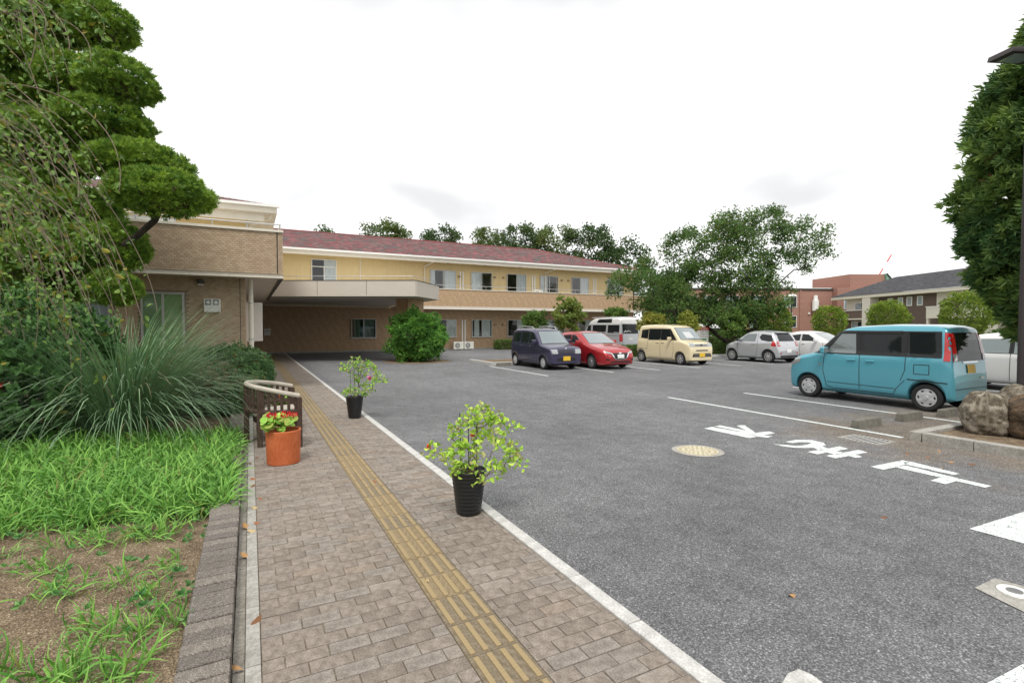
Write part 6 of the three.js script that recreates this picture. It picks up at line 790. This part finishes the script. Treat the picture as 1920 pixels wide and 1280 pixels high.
function geranium(label, x, z, s, seed, heads) {
  const r = rng(seed), t = thing('geranium_pot', label, 'potted plant', [x, 0.012, z]);
  const pot = part(t, 'pot', lathe([[0.001, 0.0], [0.196, 0.0], [0.205, 0.02], [0.215, 0.4], [0.222, 0.435], [0.216, 0.45], [0.2, 0.448], [0.196, 0.43], [0.19, 0.36], [0.001, 0.36]], 44).scale(s, s, s), M.terracotta); part(t, 'potting_soil', cyl(0.187 * s, 0.187 * s, 0.012, 0, 0.362 * s, 0, 24), M.soil);
  const stainR = rng(seed + 1), tg = [], list = []; for (let i = 0; i < 26; i++) tg.push(V((r() - 0.6) * 0.36 * s, (0.47 + r() * 0.14) * s, (r() - 0.5) * 0.32 * s));
  part(t, 'stems', skeleton(V(-0.02, 0.37 * s, 0), [{ p: V(-0.02, 0.41 * s, 0) }], tg, r, 0.004, 0.4, 0.1, 0.06), std({ color: lin(0.1, 0.16, 0.04), roughness: 0.8 }));
  const round = (() => { const g = new THREE.CircleGeometry(0.042, 12), p = g.attributes.position; for (let i = 0; i < p.count; i++) { const a = Math.atan2(p.getY(i), p.getX(i)), d = Math.hypot(p.getX(i), p.getY(i)); p.setZ(i, d * d * 5 + 0.004 * Math.sin(a * 6)); } g.rotateX(-Math.PI / 2); g.computeVertexNormals(); return g; })();
  for (const q of tg) for (let k = 0; k < 4; k++) list.push({ p: q.clone().add(rdir(r).multiplyScalar(0.04)), n: rdir(r).multiplyScalar(0.6).add(V(-0.1, 1, 0.3)).normalize(), s: 0.7 + r() * 0.6, c: r() < 0.3 ? lin(0.34, 0.42, 0.08) : mixC([0.1, 0.22, 0.03], [0.24, 0.38, 0.06], r()) });
  leaves(t, 'foliage', list, round, M.leaf);
  for (const [hx, hy, hz] of heads) { const st = part(t, 'flower_stem', bar(V(hx * 0.5, 0.4 * s, hz * 0.5), V(hx, hy, hz), 0.003), std({ color: lin(0.1, 0.16, 0.04), roughness: 0.8 })); const f = part(t, 'flower', merge(Array.from({ length: 60 }, () => { const d = rdir(r), g = simpleLeaf(0.026, 0.022, 0.3); g.applyQuaternion(new THREE.Quaternion().setFromUnitVectors(UPV, rdir(r))); g.translate(hx + d.x * 0.05, hy + d.y * 0.036, hz + d.z * 0.05); return g; })), std({ color: lin(0.55, 0.002, 0.012), roughness: 0.55, side: THREE.DoubleSide })); }
}
geranium('terracotta tub of red geraniums in front of the curved bench', 0.35, -6.85, 0.93, 500, [[-0.13, 0.6, 0.05], [0.02, 0.61, 0.06], [0.11, 0.58, -0.05]]);
geranium('terracotta tub of red geraniums on the far side of the curved bench', 0.5, -9.5, 0.8, 510, [[0.1, 0.53, 0.1], [0.16, 0.5, -0.02], [-0.08, 0.52, 0.05]]);
function blackPotPlant(label, x, z, seed, px, depth, flowers, cols) {
  const r = rng(seed), t = thing('black_pot_plant', label, 'potted plant', [0, 0, 0], 0, 'plants in black pots on the kerb'), prof = [[0.001, 0], [0.105, 0], [0.11, 0.012]];
  for (let i = 0; i < 10; i++) { const y = 0.02 + i * 0.035, q = 0.112 + i * 0.0042; prof.push([q, y], [q + 0.0035, y + 0.012], [q + 0.0035, y + 0.022], [q, y + 0.033]); } prof.push([0.158, 0.38], [0.16, 0.395], [0.154, 0.4], [0.146, 0.396], [0.142, 0.35], [0.001, 0.35]);
  part(t, 'pot', lathe(prof, 40).translate(x, 0.014, z), M.pot); part(t, 'potting_soil', cyl(0.14, 0.14, 0.01, x, 0.36, z, 24), M.soil);
  const tg = px.map(([u, v]) => atDepth(u, v, depth + (r() - 0.5) * 0.3)), more = []; for (const q of tg) for (let k = 0; k < 2; k++) more.push(q.clone().add(rdir(r).multiplyScalar(0.05)));
  part(t, 'stems', skeleton(V(x, 0.36, z), [{ p: V(x + 0.01, 0.45, z) }, { p: V(x + 0.02, 0.56, z) }], [...tg, ...more], r, 0.0026, 0.42, 0.12, 0.07), M.twig);
  for (const d of [-0.07, 0, 0.07]) part(t, 'support_stick', bar(V(x + d * 0.8, 0.36, z + d * 0.6), V(x + d, 0.92, z + d * 0.5), 0.004), M.black);
  part(t, 'tie', bar(V(x - 0.03, 0.82, z), V(x + 0.09, 0.84, z + 0.04), 0.004), std({ color: lin(0.1, 0.3, 0.5), roughness: 0.6 }));
  const list = []; for (const q of [...tg, ...more]) for (let k = 0; k < 8; k++) list.push({ p: q.clone().add(rdir(r).multiplyScalar(0.055)), n: rdir(r).multiplyScalar(0.9).add(V(0, 0.25, 0.3)).normalize(), s: 0.6 + r() * 0.5, c: r() < 0.16 ? lin(0.5, 0.5, 0.2) : mixC(cols[0], cols[1], r()) });
  leaves(t, 'foliage', list, leafShape(0.062, 0.042, 0.3, 0.2), M.leaf);
  for (const [u, v, c, s] of flowers) { const q = atDepth(u, v, depth); part(t, 'flower', merge(Array.from({ length: 12 }, (_, i) => { const g = leafShape(0.05 * s, 0.035 * s); g.applyQuaternion(new THREE.Quaternion().setFromUnitVectors(UPV, rdir(r).add(V(0, 0.2, 0.4)).normalize())); g.translate(q.x, q.y, q.z); return g; })), std({ color: c, roughness: 0.6, side: THREE.DoubleSide })); }
}
const lime = [[0.12, 0.24, 0.03], [0.34, 0.44, 0.07]];
blackPotPlant('black pot with pale green variegated plant and orange buds', 1.74, -4.22, 520, [[913, 768], [925, 785], [918, 790], [862, 800], [848, 812], [880, 785], [892, 800], [868, 842], [905, 822], [935, 828], [953, 800], [815, 848], [835, 852], [850, 856], [882, 868], [962, 835], [955, 858], [970, 866], [922, 870], [868, 878], [940, 885], [900, 893], [885, 845], [858, 838], [900, 775], [930, 815], [858, 880]], 4.5, [[803, 838, lin(0.75, 0.12, 0.03), 0.6], [886, 815, lin(0.75, 0.14, 0.05), 0.6]], lime);
blackPotPlant('black pot with leggy rose plant and one pink flower', 1.7, -9.62, 530, [[660, 680], [650, 690], [640, 692], [668, 676], [678, 690], [690, 684], [700, 688], [708, 700], [714, 712], [662, 705], [670, 715], [658, 728], [668, 735], [684, 738], [694, 730], [700, 715], [680, 705], [686, 720], [672, 690], [648, 738]], 9.3, [[692, 709, lin(0.8, 0.25, 0.42), 1.2]], [[0.09, 0.2, 0.03], [0.24, 0.36, 0.06]]);
{ // fallen leaves
  const r = rng(540), g = leafShape(0.075, 0.04, 0.5, -0.4).rotateX(Math.PI / 2), mats = [lin(0.3, 0.12, 0.05), lin(0.42, 0.24, 0.1), lin(0.5, 0.38, 0.2), lin(0.2, 0.09, 0.04)].map((c) => std({ color: c, roughness: 0.85, side: THREE.DoubleSide }));
  const spots = [[468, 900], [455, 985], [462, 1000], [478, 912], [484, 938], [450, 1042], [470, 955], [490, 1160], [474, 985], [432, 1258], [800, 1098], [1665, 972], [700, 905], [1480, 1120], [468, 872], [484, 860], [1742, 858], [1790, 868], [1770, 880], [1830, 872], [1700, 850], [1760, 845]];
  spots.forEach(([u, v], i) => { const [x, z] = onGround(u, v), m = single('fallen_leaf', g, mats[i % 4], i < 11 || i > 13 && i < 16 ? 'dry curled brown leaf lying on the paved walkway or its gutter' : i > 15 ? 'dry brown leaf lying on the asphalt by the rock bed kerb' : 'dry leaf lying alone on the open asphalt', 'leaf', i < 11 || i > 13 && i < 16 ? 'fallen leaves on the walkway' : i > 15 ? 'fallen leaves by the rock bed' : 'fallen leaves on the asphalt', [x, 0.03 - (x > 2 ? 0.012 : 0), z]); m.rotation.y = r() * 6; m.scale.setScalar(0.7 + r() * 0.7); });
}
// lamps
{ const p = V(11.28, 0, -3.54), t = thing('lamp_post', 'dark brown lamp post with a flat slanted head beside the big evergreen', 'lamp post', [p.x, 0.08, p.z]); const m = std({ color: lin(0.035, 0.028, 0.028), roughness: 0.5 });
  part(t, 'pole', cyl(0.06, 0.05, 5.95, 0, 0, 0, 18), m); part(t, 'base_plate', cyl(0.13, 0.13, 0.03, 0, 0, 0, 20), m);
  const s = new THREE.Shape([[-0.62, 0.02], [0.08, 0.06], [0.1, 0.16], [-0.6, 0.08]].map((q) => new THREE.Vector2(...q))), g = new THREE.ExtrudeGeometry(s, { depth: 0.34, bevelSize: 0.012, bevelThickness: 0.012, bevelSegments: 2 }).translate(0, 0, -0.17).rotateY(-0.3).translate(0, 5.9, 0); const h = part(t, 'lamp_head', toCreasedNormals(g, 0.6), m); part(h, 'lamp_lens', box(0.44, 0.012, 0.26).rotateZ(0.057).translate(-0.28, 0.016, 0).rotateY(-0.3).translate(0, 5.9, 0), M.paneLight); }
{ const p = atDepth(1484, 612, 36), t = thing('lamp_post', 'thin dark lamp post in front of the red brick block', 'lamp post', [p.x, -0.1, p.z]); part(t, 'pole', cyl(0.06, 0.05, 3.9, 0, 0, 0, 12), M.dark); part(t, 'lamp_head', lathe([[0.001, 3.85], [0.3, 3.9], [0.34, 3.96], [0.2, 4.08], [0.001, 4.12]], 20), M.white); }
{ // notice board
  const p = atDepth(1316, 640, 29.2), t = thing('notice_board', 'white notice board with red header and green band on two white posts', 'sign', [p.x, 0.08, p.z], -YAW + 0.1);
  for (const x of [-0.2, 0.2]) part(t, 'post', rbox(0.07, 1.75, 0.05, 0.01, x, 0, -0.03, 1), M.white); part(t, 'board', rbox(0.78, 0.95, 0.03, 0.006, 0, 0.58, 0.02, 1), M.white); part(t, 'header', rbox(0.8, 0.16, 0.02, 0.004, 0, 1.42, 0.046, 1), M.redPaint); part(t, 'green_band', box(0.44, 0.09, 0.006, 0.05, 0.84, 0.039), std({ color: lin(0.03, 0.25, 0.1), roughness: 0.6 }));
  const r = rng(550); for (const y of [1.0, 1.1, 1.2, 1.3]) part(t, 'text_line', merge(Array.from({ length: 7 }, (_, i) => box(0.06 + r() * 0.03, 0.035, 0.004, -0.3 + i * 0.1, y, 0.038))), std({ color: lin(0.3, 0.3, 0.34), roughness: 0.8 })); part(t, 'text_line', merge(Array.from({ length: 6 }, (_, i) => box(0.07, 0.06, 0.004, -0.26 + i * 0.105, 1.47, 0.059))), M.white);
}
{ const p = atDepth(-6, 690, 9.2), t = thing('hydrant_box', 'bright red cabinet glimpsed through the foliage of the bed', 'cabinet', [p.x - 0.12, 0.05, p.z]); part(t, 'cabinet', rbox(0.42, 1.05, 0.25, 0.02), M.redPaint); part(t, 'door', rbox(0.34, 0.8, 0.02, 0.008, 0, 0.15, 0.128, 1), M.redPaint); part(t, 'handle', rbox(0.03, 0.1, 0.02, 0.006, 0.12, 0.5, 0.145, 1), M.steel); }
renderer.render(scene, camera);
